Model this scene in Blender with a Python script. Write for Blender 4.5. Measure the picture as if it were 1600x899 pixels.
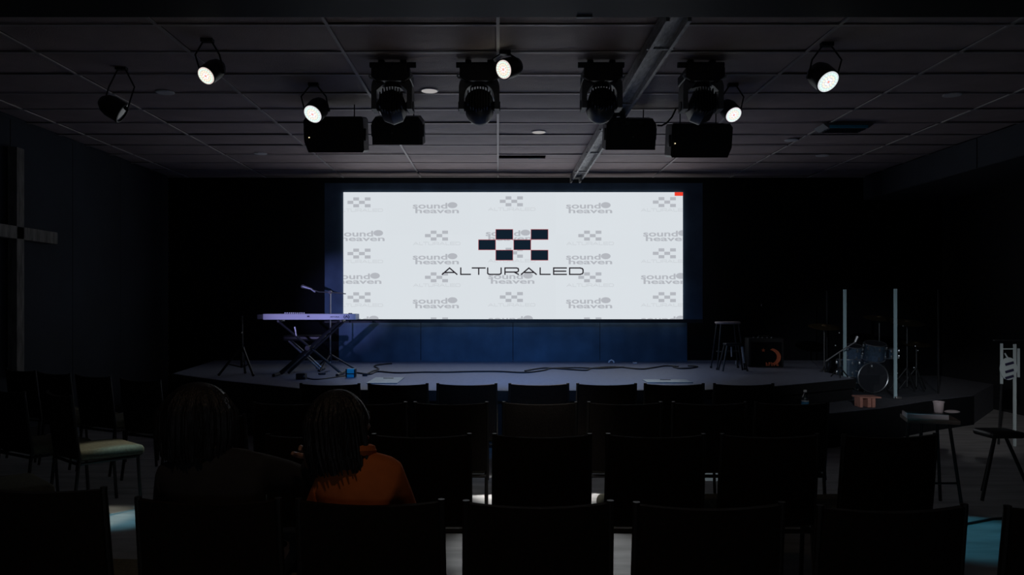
import bpy, bmesh, math, random
from mathutils import Vector, Matrix, Euler
random.seed(7)
S = bpy.context.scene
for o in list(bpy.data.objects): bpy.data.objects.remove(o)
COL = S.collection
PI = math.pi
R = math.radians

# ------------------------------------------------------------ camera, world, exposure
CAMZ, F, VX, VY = 1.49, 1225.0, 778.0, 475.0
cam = bpy.data.cameras.new('camera'); camo = bpy.data.objects.new('camera', cam); COL.objects.link(camo)
camo.location = (0, 0, CAMZ); camo.rotation_euler = (PI/2, 0, 0)
cam.sensor_width = 36; cam.lens = F/1600*36
cam.shift_x = (800-VX)/1600; cam.shift_y = (VY-449.5)/1600
cam.clip_start = .05; cam.clip_end = 60
S.camera = camo
w = bpy.data.worlds.new('world'); S.world = w; w.use_nodes = True
w.node_tree.nodes['Background'].inputs[0].default_value = (.002, .0025, .003, 1)
w.node_tree.nodes['Background'].inputs[1].default_value = 1
S.view_settings.view_transform = 'Standard'; S.view_settings.look = 'None'
S.view_settings.exposure = 0; S.view_settings.gamma = 1; S.view_settings.use_curve_mapping = False

def P(px, py, D): return Vector(((px-VX)/F*D, D, CAMZ+(VY-py)/F*D))
def XP(px, D): return (px-VX)/F*D
def ZP(py, D): return CAMZ+(VY-py)/F*D

def spot(name, loc, tgt, watt, col, ang, blend=.5, size=.06):
    l = bpy.data.lights.new(name, 'SPOT'); l.energy = watt; l.color = col
    l.spot_size = R(ang); l.spot_blend = blend; l.shadow_soft_size = size
    o = bpy.data.objects.new(name, l); COL.objects.link(o); o.location = loc
    o.rotation_euler = (Vector(tgt)-Vector(loc)).to_track_quat('-Z', 'Y').to_euler()
    return o
# added dim fill at the back of the hall, lifts the blacks
al = bpy.data.lights.new('rear_fill', 'AREA'); al.energy = 3; al.color = (.75, .85, 1); al.size = 3; al.size_y = .5; al.shape = 'RECTANGLE'
ao = bpy.data.objects.new('rear_fill', al); COL.objects.link(ao); ao.location = (0, -2.2, 1.3); ao.rotation_euler = (PI/2, 0, 0)
# coloured front wash lamps and an added box spot, behind the camera, aimed at the stage
spot('front_wash_blue', (-1.2, -1.5, 3.2), (.2, 11.6, 1.0), 260, (.10, .45, 1), 15, 1)
spot('front_wash_violet', (-2.4, -1.5, 1.62), (-2.38, 9.7, 1.50), 2500, (.46, .44, 1), 7.3, .8)
spot('cyan_box_fill', (-.6, -1.5, 3.2), (XP(547, 9.95), 9.95, .66), 260, (.2, .8, 1), 1.7, .8)  # added narrow spot that brightens only the cyan box
spot('front_wash_side', (3.0, -1.5, 3.2), (-5.2, 6.0, 2.2), 16, (.35, .6, 1), 38, 1)
spot('front_wash_drums', (.5, -1.5, 3.2), (4.6, 9.8, .75), 800, (.9, .95, 1), 13, 1)
spot('front_wash_right', (-1.0, -1.5, 3.2), (4.3, 7.2, .85), 1000, (1, .97, .98), 9.5, 1)
spot('house_downlight_warm', (-.45, 1.4, 3.4), (-.30, 2.6, .8), 11, (1, .72, .5), 95, 1, .1)
spot('front_wash_face', (0, 2.0, 3.4), (.1, 8.15, .35), 160, (.12, .4, 1), 24, 1)
spot('house_downlight_aisle', (.25, 4.42, 3.3), (.3, 4.68, 0), 135, (.95, .98, 1), 25, .5, .08)
spot('front_wash_duct', (-2.5, -1.5, 2.6), (5.9, 9, 3.2), 6, (.35, .55, 1), 40, 1)

# ------------------------------------------------------------ materials
def mat(name, col, rough=.7, metal=0, var=0, scale=8, bump=0, bscale=None, emit=None, estr=1, spec=.5, stretch=None, detail=4):
    m = bpy.data.materials.new(name); m.use_nodes = True
    nt = m.node_tree; b = nt.nodes['Principled BSDF']
    b.inputs['Base Color'].default_value = (*col, 1); b.inputs['Roughness'].default_value = rough
    b.inputs['Metallic'].default_value = metal; b.inputs['Specular IOR Level'].default_value = spec
    tc = nt.nodes.new('ShaderNodeTexCoord')
    src = tc.outputs['Object']
    if stretch:
        mp = nt.nodes.new('ShaderNodeMapping'); mp.inputs['Scale'].default_value = stretch
        nt.links.new(src, mp.inputs[0]); src = mp.outputs[0]
    if var:
        n = nt.nodes.new('ShaderNodeTexNoise'); n.inputs['Scale'].default_value = scale; n.inputs['Detail'].default_value = detail
        nt.links.new(src, n.inputs['Vector'])
        r = nt.nodes.new('ShaderNodeValToRGB')
        r.color_ramp.elements[0].position = .3; r.color_ramp.elements[1].position = .7
        r.color_ramp.elements[0].color = (*[c*(1-var) for c in col], 1)
        r.color_ramp.elements[1].color = (*[min(1, c*(1+var)) for c in col], 1)
        nt.links.new(n.outputs['Fac'], r.inputs[0]); nt.links.new(r.outputs[0], b.inputs['Base Color'])
    if bump:
        n2 = nt.nodes.new('ShaderNodeTexNoise'); n2.inputs['Scale'].default_value = bscale or scale*6; n2.inputs['Detail'].default_value = 3
        nt.links.new(src, n2.inputs['Vector'])
        bp = nt.nodes.new('ShaderNodeBump'); bp.inputs['Strength'].default_value = bump; bp.inputs['Distance'].default_value = .01
        nt.links.new(n2.outputs['Fac'], bp.inputs['Height']); nt.links.new(bp.outputs[0], b.inputs['Normal'])
    if emit:
        b.inputs['Emission Color'].default_value = (*emit, 1); b.inputs['Emission Strength'].default_value = estr
    return m
M = {}
M['tile'] = mat('ceiling_tile', (.48, .385, .38), .6, spec=.25, var=.10, scale=3, bump=.35, bscale=90)
M['tbar'] = mat('grid_bar', (.55, .5, .5), .5, .3)
M['rail'] = mat('galvanised_rail', (.42, .41, .41), .5, .25, var=.4, scale=14, stretch=(3, .7, 3))
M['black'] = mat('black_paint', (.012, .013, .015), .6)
M['blackplastic'] = mat('black_plastic', (.014, .014, .016), .42)
M['wall'] = mat('dark_wall', (.03, .037, .05), .9, var=.15, scale=1.2, bump=.1, bscale=60)
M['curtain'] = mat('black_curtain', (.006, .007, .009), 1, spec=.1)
M['floor'] = mat('grey_floor', (.42, .42, .42), .6, var=.28, scale=2.2, bump=.1, bscale=30, stretch=(.8, 3.5, 1), detail=8)
M['stage'] = mat('stage_carpet', (.24, .26, .34), .5, spec=.5, var=.12, scale=20, bump=.3, bscale=150)
M['stageface'] = mat('stage_face', (.06, .09, .16), .9, var=.3, scale=40, bump=.3, bscale=120)
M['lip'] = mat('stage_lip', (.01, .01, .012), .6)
M['lower'] = mat('platform_carpet', (.07, .075, .095), .95, var=.15, scale=20)
M['skirt'] = mat('navy_skirt', (.07, .12, .18), .95, var=.25, scale=2.5, bump=.2, bscale=6)
M['fabric'] = mat('chair_back_fabric', (.017, .012, .009), .95, var=.25, scale=60, bump=.3, bscale=200, spec=.2)
M['seatfab'] = mat('olive_seat_fabric', (.15, .145, .105), .95, var=.2, scale=60, bump=.3, bscale=200, spec=.2)
M['frame'] = mat('chair_frame', (.03, .027, .025), .45, .4)
M['steel'] = mat('steel', (.55, .55, .57), .28, .9)
M['darkmetal'] = mat('dark_metal', (.03, .032, .035), .4, .5)
M['greymetal'] = mat('grey_metal', (.22, .23, .25), .4, .4)
M['yoke'] = mat('lamp_yoke_plastic', (.20, .19, .185), .5)
M['lit_pale'] = mat('pale_lit_plastic', (.62, .60, .60), .5)  # pale colour stands in for screen light on undersides and handles
M['lens'] = mat('dark_lens', (.004, .004, .005), .12)
M['keywhite'] = mat('keyboard_white', (.72, .72, .78), .45)
M['ink'] = mat('dark_ink', (.02, .02, .06), .6)
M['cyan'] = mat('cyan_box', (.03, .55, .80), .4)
M['cable'] = mat('cable_rubber', (.008, .008, .01), .5)
M['wood'] = mat('dark_wood', (.16, .12, .10), .7, var=.35, scale=5, stretch=(1, 1, 6))
M['crosswood'] = mat('cross_wood', (.17, .16, .145), .75, var=.5, scale=6, stretch=(3, 3, .7), bump=.3, bscale=20)
M['brick'] = mat('terracotta_block', (.50, .23, .18), .8, var=.15, scale=30)
M['stool'] = mat('stool_top', (.45, .36, .36), .5, var=.2, scale=20)
M['orange'] = mat('orange_print', (.6, .12, .04), .6, var=.3, scale=60)
M['shirt'] = mat('orange_jacket', (.62, .16, .035), .9, var=.15, scale=10, bump=.35, bscale=16)
M['hoodie'] = mat('charcoal_sweater', (.03, .028, .028), .95, var=.2, scale=10, bump=.3, bscale=16)
M['denim'] = mat('dark_trousers', (.02, .025, .04), .9, var=.2, scale=40)
M['shoe'] = mat('shoe', (.03, .03, .03), .6)
M['skin'] = mat('skin', (.42, .22, .15), .55, var=.06, scale=12)
M['hair'] = mat('dark_hair', (.014, .011, .010), .42, var=.4, scale=30, stretch=(6, 6, .6), bump=.6, bscale=30)
M['eye'] = mat('eye', (.5, .5, .5), .2); M['lips'] = mat('lips', (.35, .12, .10), .5)
M['white'] = mat('white_plastic', (.7, .7, .7), .5)
M['paper'] = mat('white_paper', (.75, .75, .78), .8)
M['cup'] = mat('paper_cup', (.62, .55, .58), .7)
M['downlight'] = mat('downlight_lens', (.85, .82, .82), .4)
M['platepale'] = mat('pale_plate', (.50, .60, .62), .6)
M['drum'] = mat('drum_shell', (.10, .15, .22), .25, .3, var=.5, scale=70)
M['drumhead'] = mat('drum_head', (.035, .035, .045), .4)
M['cymbal'] = mat('cymbal', (.25, .19, .10), .3, .9)
M['duct'] = mat('duct_wall', (.05, .056, .07), .85, var=.1, scale=2)
M['pale_patch'] = mat('pale_floor_patch', (.42, .50, .50), .35, .35, var=.2, scale=14)
def glass(name, col, tr):
    m = bpy.data.materials.new(name); m.use_nodes = True; nt = m.node_tree
    for n in list(nt.nodes): nt.nodes.remove(n)
    out = nt.nodes.new('ShaderNodeOutputMaterial'); mx = nt.nodes.new('ShaderNodeMixShader')
    a = nt.nodes.new('ShaderNodeBsdfTransparent'); a.inputs[0].default_value = (*col, 1)
    g = nt.nodes.new('ShaderNodeBsdfGlossy'); g.inputs['Roughness'].default_value = .08
    mx.inputs[0].default_value = tr
    nt.links.new(a.outputs[0], mx.inputs[1]); nt.links.new(g.outputs[0], mx.inputs[2]); nt.links.new(mx.outputs[0], out.inputs[0])
    return m
M['acrylic'] = glass('clear_acrylic', (.93, .95, .96), .05)
M['bottle'] = glass('bottle_plastic', (.80, .88, .93), .22)
M['water_label'] = mat('bottle_label', (.05, .30, .55), .5)
def emis(name, col, st, var=0):
    m = bpy.data.materials.new(name); m.use_nodes = True; nt = m.node_tree
    for n in list(nt.nodes): nt.nodes.remove(n)
    out = nt.nodes.new('ShaderNodeOutputMaterial'); e = nt.nodes.new('ShaderNodeEmission')
    e.inputs[0].default_value = (*col, 1); e.inputs[1].default_value = st
    if var:
        oi = nt.nodes.new('ShaderNodeObjectInfo'); mr = nt.nodes.new('ShaderNodeMapRange')
        mr.inputs['To Min'].default_value = st*(1-var); mr.inputs['To Max'].default_value = st*(1+var)
        nt.links.new(oi.outputs['Random'], mr.inputs['Value']); nt.links.new(mr.outputs[0], e.inputs[1])
    nt.links.new(e.outputs[0], out.inputs[0]); return m
M['led'] = emis('led_screen_white', (.70, .745, .785), 1.0, .007)
M['led_grey'] = emis('led_screen_grey', (.455, .475, .515), 1)
M['led_pale'] = emis('led_screen_pale', (.61, .645, .68), 1)
M['led_navy'] = emis('led_screen_navy', (.006, .014, .026), 1)
M['led_text'] = emis('led_screen_text', (.016, .012, .018), 1)
M['led_red'] = emis('led_screen_red', (.86, .05, .025), 1)
M['led_rose'] = emis('led_screen_rose', (.45, .10, .12), 1)
M['downglow'] = emis('downlight_glow', (1, .96, .95), .36)
def under(child, parent): child.parent = parent
M['standby'] = emis('standby_light', (1, .85, .5), 1.2)

# ------------------------------------------------------------ mesh builder
class MB:
    def __init__(s): s.bm = bmesh.new()
    def _xf(s, vs, m):
        if m is not None: bmesh.ops.transform(s.bm, matrix=m, verts=vs)
    def box(s, c, d, rot=None, bev=0, seg=2):
        r = bmesh.ops.create_cube(s.bm, size=1); vs = r['verts']
        m = Matrix.Translation(c) @ (Euler(rot).to_matrix().to_4x4() if rot else Matrix()) @ Matrix.Diagonal((*d, 1))
        s._xf(vs, m)
        if bev:
            es = list({e for v in vs for e in v.link_edges})
            bmesh.ops.bevel(s.bm, geom=es, offset=bev, segments=seg, affect='EDGES', profile=.5)
        return s
    def cyl(s, a, b, r1, r2=None, n=16, cap=True):
        a = Vector(a); b = Vector(b); r2 = r1 if r2 is None else r2; d = b-a
        m = Matrix.Translation((a+b)/2) @ d.to_track_quat('Z', 'Y').to_matrix().to_4x4()
        bmesh.ops.create_cone(s.bm, cap_ends=cap, segments=n, radius1=r1, radius2=r2, depth=d.length, matrix=m)
        return s
    def sph(s, c, r, n=16, m=8, rot=None):
        if not hasattr(r, '__len__'): r = (r, r, r)
        mt = Matrix.Translation(c) @ (Euler(rot).to_matrix().to_4x4() if rot else Matrix()) @ Matrix.Diagonal((*r, 1))
        bmesh.ops.create_uvsphere(s.bm, u_segments=n, v_segments=m, radius=1, matrix=mt); return s
    def tube(s, pts, r, n=8, closed=False):
        pts = [Vector(p) for p in pts]; N = len(pts); rings = []; up = None
        for i, p in enumerate(pts):
            if closed: t = pts[(i+1) % N]-pts[i-1]
            else: t = pts[min(i+1, N-1)]-pts[max(i-1, 0)]
            t.normalize()
            if up is None:
                up = Vector((0, 0, 1)) if abs(t.z) < .9 else Vector((1, 0, 0))
            u = up-t*up.dot(t)
            if u.length < 1e-5: u = t.orthogonal()
            u.normalize(); v = t.cross(u); up = u
            rr = r[i] if hasattr(r, '__len__') else r
            rings.append([s.bm.verts.new(p+(u*math.cos(a)+v*math.sin(a))*rr) for a in [2*PI*k/n for k in range(n)]])
        for i in range(N if closed else N-1):
            A = rings[i]; B = rings[(i+1) % N]
            for k in range(n): s.bm.faces.new((A[k], A[(k+1) % n], B[(k+1) % n], B[k]))
        if not closed:
            s.bm.faces.new(rings[0][::-1]); s.bm.faces.new(rings[-1])
        return s
    def prism(s, poly, h0, h1, axis='z', c=(0, 0, 0)):
        def mk(p, h):
            if axis == 'z': return Vector((p[0], p[1], h))
            if axis == 'y': return Vector((p[0], h, p[1]))
            return Vector((h, p[0], p[1]))
        c = Vector(c)
        A = [s.bm.verts.new(mk(p, h0)+c) for p in poly]; B = [s.bm.verts.new(mk(p, h1)+c) for p in poly]
        n = len(poly)
        s.bm.faces.new(A[::-1]); s.bm.faces.new(B)
        for i in range(n): s.bm.faces.new((A[i], A[(i+1) % n], B[(i+1) % n], B[i]))
        return s
    def lathe(s, prof, c=(0, 0, 0), n=24):
        c = Vector(c); rings = []
        for r, z in prof:
            rings.append([s.bm.verts.new(c+Vector((r*math.cos(2*PI*k/n), r*math.sin(2*PI*k/n), z))) for k in range(n)])
        for A, B in zip(rings, rings[1:]):
            for k in range(n): s.bm.faces.new((A[k], A[(k+1) % n], B[(k+1) % n], B[k]))
        s.bm.faces.new(rings[0][::-1]); s.bm.faces.new(rings[-1]); return s
    def xf(s, m): bmesh.ops.transform(s.bm, matrix=m, verts=s.bm.verts[:]); return s
    def build(s, name, m, parent=None, smooth=True, kind=None):
        bmesh.ops.recalc_face_normals(s.bm, faces=s.bm.faces[:])
        me = bpy.data.meshes.new(name); s.bm.to_mesh(me); s.bm.free()
        me.materials.append(M[m] if isinstance(m, str) else m)
        if smooth and len(me.polygons):
            me.polygons.foreach_set('use_smooth', [True]*len(me.polygons))
            try: me.set_sharp_from_angle(angle=R(35))
            except Exception: pass
        o = bpy.data.objects.new(name, me); COL.objects.link(o)
        if parent: o.parent = parent
        if kind: o['kind'] = kind
        return o
def thing(name, label, cat, loc=(0, 0, 0), rz=0, group=None):
    o = bpy.data.objects.new(name, None); COL.objects.link(o); o.location = loc; o.rotation_euler = (0, 0, rz)
    o.empty_display_size = .1; o['label'] = label; o['category'] = cat
    if group: o['group'] = group
    return o
def tag(o, label, cat, group=None):
    o['label'] = label; o['category'] = cat
    if group: o['group'] = group
    return o
def dup(root, loc, rz, label, group=None):
    r = root.copy(); COL.objects.link(r); r.location = loc
    r.rotation_euler = (root.rotation_euler[0], root.rotation_euler[1], rz) ; r['label'] = label
    if group: r['group'] = group
    for ch in [c for c in bpy.data.objects if c.parent == root]:
        c = ch.copy(); COL.objects.link(c); c.parent = r
        for g in [q for q in bpy.data.objects if q.parent == ch]:
            d = g.copy(); COL.objects.link(d); d.parent = c
    return r
def struct(o): o['kind'] = 'structure'; return o

# ------------------------------------------------------------ setting
CEIL = 3.49; XL, XR, YB, YR = -5.19, 7.0, 12.35, -2.6
struct(MB().box(((XL+XR)/2, (YB+YR)/2, -.05), (XR-XL, YB-YR, .1)).build('floor', 'floor', smooth=False))
def wall(n, c, d, m='wall'): return struct(MB().box(c, d).build(n, m, smooth=False))
wl = wall('wall_left', (XL-.05, (YB+YR)/2, 1.8), (.1, YB-YR, 3.6))
wall('wall_right', (XR+.05, (YB+YR)/2, 1.8), (.1, YB-YR, 3.6), 'black')
wall('wall_back', ((XL+XR)/2, YB+.05, 1.8), (XR-XL+.2, .1, 3.6), 'curtain')
wall('wall_rear', ((XL+XR)/2, YR-.05, 1.8), (XR-XL+.2, .1, 3.6), 'black')
# left wall panels with recessed joints
for k in range(9):
    y0 = 1.0+k*1.22
    MB().box((XL+.008, y0+.61, 1.75), (.016, 1.212, 3.4), bev=.003, seg=1).build('wall_panel', 'wall', wl, smooth=False)
MB().box((XL+.02, (YB+YR)/2, .06), (.04, YB-YR, .12)).build('baseboard_left', 'black', smooth=False)['kind'] = 'structure'
# ceiling slab, grid and tiles
ceil = struct(MB().box(((XL+XR)/2, (YB+YR)/2, CEIL+.12), (XR-XL, YB-YR, .1)).build('ceiling', 'black', smooth=False))
XG = [-4.88, -3.66, -2.44, -1.22, 0, 1.22, 2.44, 3.66, 4.88]
YG = [4.99+.61*k for k in range(13)]
def tile_mesh(kind, w_, d_):
    bm = bmesh.new(); nx, ny = 8, 4
    g = [[None]*(ny+1) for _ in range(nx+1)]; rnd = random.Random(kind)
    a = rnd.uniform(.005, .015); ph = rnd.uniform(0, 6); b = rnd.uniform(-.004, .004)
    for i in range(nx+1):
        for j in range(ny+1):
            u = i/nx; v = j/ny
            z = -a*(math.sin(PI*u)**.3 if 0 < u < 1 else 0)*math.sin(PI*v) - .002*math.sin(ph+u*7)*math.sin(PI*v) + b*(v-.5)
            g[i][j] = bm.verts.new(((u-.5)*w_, (v-.5)*d_, z))
    for i in range(nx):
        for j in range(ny): bm.faces.new((g[i][j], g[i][j+1], g[i+1][j+1], g[i+1][j]))
    me = bpy.data.meshes.new('ceiling_tile'); bm.to_mesh(me); bm.free()
    me.polygons.foreach_set('use_smooth', [True]*len(me.polygons))
    me.materials.append(M['tile']); return me
TM = [tile_mesh(k, 1.20, .592) for k in range(7)]
TN = tile_mesh(11, .29, .592); TNr = tile_mesh(12, .86, .592)
xs = [XL]+XG+[5.77]
for j, y in enumerate(YG[:-1]):
    for i in range(len(xs)-1):
        xa, xb = xs[i], xs[i+1]
        if i == 0: me = TN
        elif i == len(xs)-2: me = TNr
        else: me = TM[random.randrange(7)]
        if i == 5 and j == 9: continue      # open slot with access panel
        t = bpy.data.objects.new('ceiling_tile', me); COL.objects.link(t); t.parent = ceil
        t.location = ((xa+xb)/2, y+.305, CEIL+.004+random.uniform(-.002, .003))
        t.rotation_euler = (R(random.uniform(-.7, .7)), R(random.uniform(-.25, .25)), 0)
for x in XG[:]:
    MB().box((x, (YG[0]+YB)/2, CEIL-.006), (.024, YB-YG[0], .012)).build('grid_bar', 'tbar', ceil, smooth=False)
for k, y in enumerate(YG):
    MB().box((.29, y, CEIL-.0075), (5.77-XL, .028, .008)).build('grid_bar', 'tbar', ceil, smooth=False)
# access slot between two tiles
y0 = YG[9]
MB().box((.61, y0+.305, CEIL+.045), (1.2, .59, .01)).build('slot_cover', 'black', ceil, smooth=False)
MB().box((.61, y0+.43, CEIL-.002), (1.19, .33, .012)).build('ceiling_tile', 'tile', ceil, smooth=False)
MB().box((.92, y0+.13, CEIL-.002), (.55, .25, .012)).build('ceiling_tile', 'tile', ceil, smooth=False)
pl = MB().box((.50, y0+.215, CEIL-.012), (.16, .06, .02)); pl.build('slot_plate', 'greymetal', ceil, smooth=False)
# dark drop beam nearest the camera and its box
bm_ = MB().box(((XL+XR)/2, 4.75, 3.40), (XR-XL, .45, .18)); struct(bm_.build('trim_1', 'black', smooth=False))
jb = MB().box((XP(913, 4.96), 4.962, 3.325), (.10, .03, .05), bev=.004)
tag(jb.build('junction_box', 'greymetal', smooth=False), 'small grey box on the dark beam at the top edge', 'box')
# plain ceiling nearer than the beam
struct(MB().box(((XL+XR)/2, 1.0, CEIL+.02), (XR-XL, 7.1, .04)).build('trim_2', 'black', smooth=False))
# right bulkhead
bk = struct(MB().box(((5.77+XR)/2, 7.3, (CEIL+3.12)/2), (XR-5.77, 10.0, CEIL-3.12)).build('trim_3', 'duct', smooth=False))
for k in range(5):
    MB().box((5.764, 3.55+k*2.35, 3.305), (.012, 2.33, .36), bev=.003, seg=1).build('bulkhead_panel', 'duct', bk, smooth=False)

# metal rail along the ceiling
rl = thing('ceiling_rail', 'long galvanised channel rail running along the ceiling toward the screen', 'rail', (1.20, 5.2, CEIL-.09))
ch = [(-.085, .07), (-.085, -.035), (-.06, -.035), (-.06, .03), (.06, .03), (.06, -.035), (.085, -.035), (.085, .07)]
MB().prism(ch, 0, 3.3, 'y').build('channel', 'rail', rl, smooth=False)
MB().prism([(p[0]*.95, p[1]) for p in ch], 3.33, 7.0, 'y').build('channel', 'rail', rl, smooth=False)
MB().box((0, 3.5, .035), (.06, 6.9, .02)).build('rail_insert', 'rail', rl, smooth=False)
for y in (.6, 2.2, 3.31, 4.6, 6.0):
    MB().box((0, y, -.02), (.20, .035, .02), bev=.004).build('rail_clip', 'rail', rl, smooth=False)

# ------------------------------------------------------------ stage
SZ = .60; KZ = CAMZ-SZ
def SD(py): return KZ*F/(py-VY)      # distance of a stage floor pixel
front = [(270, 584), (350, 595), (480, 608), (640, 610), (778, 610.5), (950, 610), (1100, 609), (1205, 604), (1270, 598), (1335, 591.8)]
fp = [(XP(px, SD(py)), SD(py)) for px, py in front]
poly = fp + [(XP(1290, 10.2), 10.2), (XP(1300, 12.3), YB-.02), (fp[0][0]-.3, YB-.02)]
st = struct(MB().prism(poly, .50, SZ).build('trim_4', 'stage', smooth=False)); st['label'] = 'carpeted stage deck'
lipp = []
face = MB()
inner = [(x, y+.05) for x, y in fp] + [(XP(1290, 10.2)-.03, 10.2), (XP(1300, 12.3)-.03, YB-.03), (fp[0][0]-.2, YB-.03)]
MB().prism(inner, .0, .50).build('stage_core', 'lip', st, smooth=False)  # black colour stands in for missing light on the face wings
for k in range(4): MB().box((-1.32+k*1.16, 8.17, .25), (1.15, .03, .49)).build('face_panel', 'stageface', st, smooth=False)
lb = MB()
for (xa, ya), (xb, yb) in zip(fp, fp[1:]):
    a = Vector((xa, ya)); b = Vector((xb, yb)); d = b-a; ang = math.atan2(d.y, d.x); c = (a+b)/2
    lb.box((c.x, c.y-.012, .545), (d.length+.01, .025, .106), (0, 0, ang))
lb.build('stage_edging', 'lip', st, smooth=False)
# lower platform on the right
LZ = .36; KL = CAMZ-LZ
def LD(py): return KL*F/(py-VY)
lp = [(1215, 650), (1300, 645), (1380, 637), (1450, 626), (1520, 618)]
lpp = [(XP(px, LD(py)), LD(py)) for px, py in lp]
lpoly = lpp+[(6.95, 11.0), (6.95, YB-.02), (XP(1300, 12.3)+.02, YB-.02), (XP(1290, 10.2)+.02, 10.2), (fp[-1][0]+.03, fp[-1][1]-.03), (fp[-2][0]+.02, fp[-2][1]-.04), (XP(1215, 8.48), 8.42)]
lst_face = [(a, b) for a, b in zip(lpp, lpp[1:])]
lst = struct(MB().prism(lpoly, 0, LZ).build('trim_5', 'lower', smooth=False))

for (ax_, ay_), (bx_, by_) in lst_face:
    dl = math.hypot(bx_-ax_, by_-ay_)
    MB().box(((ax_+bx_)/2, (ay_+by_)/2-.012, LZ/2-.004), (dl, .02, LZ-.008), (0, 0, math.atan2(by_-ay_, bx_-ax_))).build('platform_facing', 'curtain', lst, smooth=False)  # added facing, its black stands in for the unlit platform front
# skirt and surround of the screen
sk = thing('screen_skirt', 'navy blue cloth skirt hanging under the bright screen', 'skirt', (0, 12.0, SZ))
xa, xb = XP(528, 11.95), XP(1075, 11.95); pts = []; N = 140
for i in range(N+1):
    u = i/N; pts.append((xa+(xb-xa)*u, .010*math.sin(u*61)+.006*math.sin(u*143+1)))
prof = pts+[(p[0], p[1]+.01) for p in reversed(pts)]
z0 = ZP(503, 11.95)-SZ+.03
for a, b in ((0, 33), (33, 70), (70, 105), (105, 140)):
    seg = pts[a:b+1]; seg = [(p[0]+(.004 if k == 0 else -.004 if k == len(seg)-1 else 0), p[1]) for k, p in enumerate(seg)]
    MB().prism(seg+[(p[0], p[1]+.01) for p in reversed(seg)], 0.003, z0).build('skirt_panel', 'skirt', sk)

DS = 11.8
def SX(px): return XP(px, DS)
def SZc(py): return ZP(py, DS)
scr = thing('led_wall', 'large bright LED wall showing a chequered logo over faint repeated logos', 'screen', (SX(801.5), DS, SZc(499)))
ox, oz = SX(801.5), SZc(499)
L0, L1, T0, B0 = SX(536.5)-ox, SX(1067)-ox, SZc(300.5)-oz, 0.0
pw, ph = (L1-L0)/8, (T0-B0)/3
pm = None
for i in range(8):
    for j in range(3):
        if pm is None:
            o = MB().box((0, .03, 0), (pw-.0006, .06, ph-.0006)).build('led_panel', 'led', scr, smooth=False); pm = o.data
        else:
            o = bpy.data.objects.new('led_panel', pm); COL.objects.link(o); o.parent = scr
        o.location = (L0+pw*(i+.5), 0, B0+ph*(j+.5))
def fr(n, x0, x1, zz0, zz1, y0, y1, m='skirt'):
    return MB().box(((x0+x1)/2, (y0+y1)/2, (zz0+zz1)/2), (x1-x0, y1-y0, zz1-zz0)).build(n, m, scr, smooth=False)
fl, frr = XP(508, 11.85)-ox, XP(1097, 11.85)-ox
fr('surround', fl, L0, -.04, T0+.14, .02, .12); fr('surround', L1, frr, -.04, T0+.14, .02, .12)
fr('surround', L0, L1, T0, T0+.14, .02, .12); fr('lower_trim', fl, frr, -.055, -.003, .005, .12, 'black')
GY = -.002
def flat_clip(bm):
    for co, no in (((L0, 0, 0), (-1, 0, 0)), ((L1, 0, 0), (1, 0, 0)), ((0, 0, B0), (0, 0, -1)), ((0, 0, T0), (0, 0, 1))):
        g = bm.verts[:]+bm.edges[:]+bm.faces[:]
        bmesh.ops.bisect_plane(bm, geom=g, plane_co=co, plane_no=no, clear_outer=True)
def quad(mb, x0, x1, y0, y1, yy=GY):        # pixel rect
    v = [mb.bm.verts.new((SX(x)-ox, yy, SZc(y)-oz)) for x, y in ((x0, y1), (x1, y1), (x1, y0), (x0, y0))]
    mb.bm.faces.new(v)
def ellipse(mb, cx, cy, rx, ry, yy=GY, n=28):
    mb.bm.faces.new([mb.bm.verts.new((SX(cx+rx*math.cos(2*PI*k/n))-ox, yy, SZc(cy-ry*math.sin(2*PI*k/n))-oz)) for k in range(n)])
def textmesh(body, bold=0, extrude=0):
    cu = bpy.data.curves.new('t', 'FONT'); cu.body = body; cu.size = 1; cu.offset = bold; cu.extrude = extrude; cu.resolution_u = 4
    o = bpy.data.objects.new('t', cu); COL.objects.link(o)
    dg = bpy.context.evaluated_depsgraph_get(); me = bpy.data.meshes.new_from_object(o.evaluated_get(dg))
    bpy.data.objects.remove(o); bpy.data.curves.remove(cu); return me
TXT = {}
def add_text(mb, body, x0, x1, y0, y1, bold=0, yy=GY):   # fit between pixel bounds
    k = (body, bold)
    if k not in TXT:
        me = textmesh(body, bold); vs = [v.co.copy() for v in me.vertices]; fs = [tuple(p.vertices) for p in me.polygons]
        mnx = min(v.x for v in vs); mxx = max(v.x for v in vs); mny = min(v.y for v in vs); mxy = max(v.y for v in vs)
        TXT[k] = ([((v.x-mnx)/(mxx-mnx), (v.y-mny)/(mxy-mny)) for v in vs], fs)
    vs, fs = TXT[k]
    bv = [mb.bm.verts.new((SX(x0+(x1-x0)*u)-ox, yy, SZc(y1+(y0-y1)*v)-oz)) for u, v in vs]
    for f in fs:
        try: mb.bm.faces.new([bv[i] for i in f])
        except ValueError: pass
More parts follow.
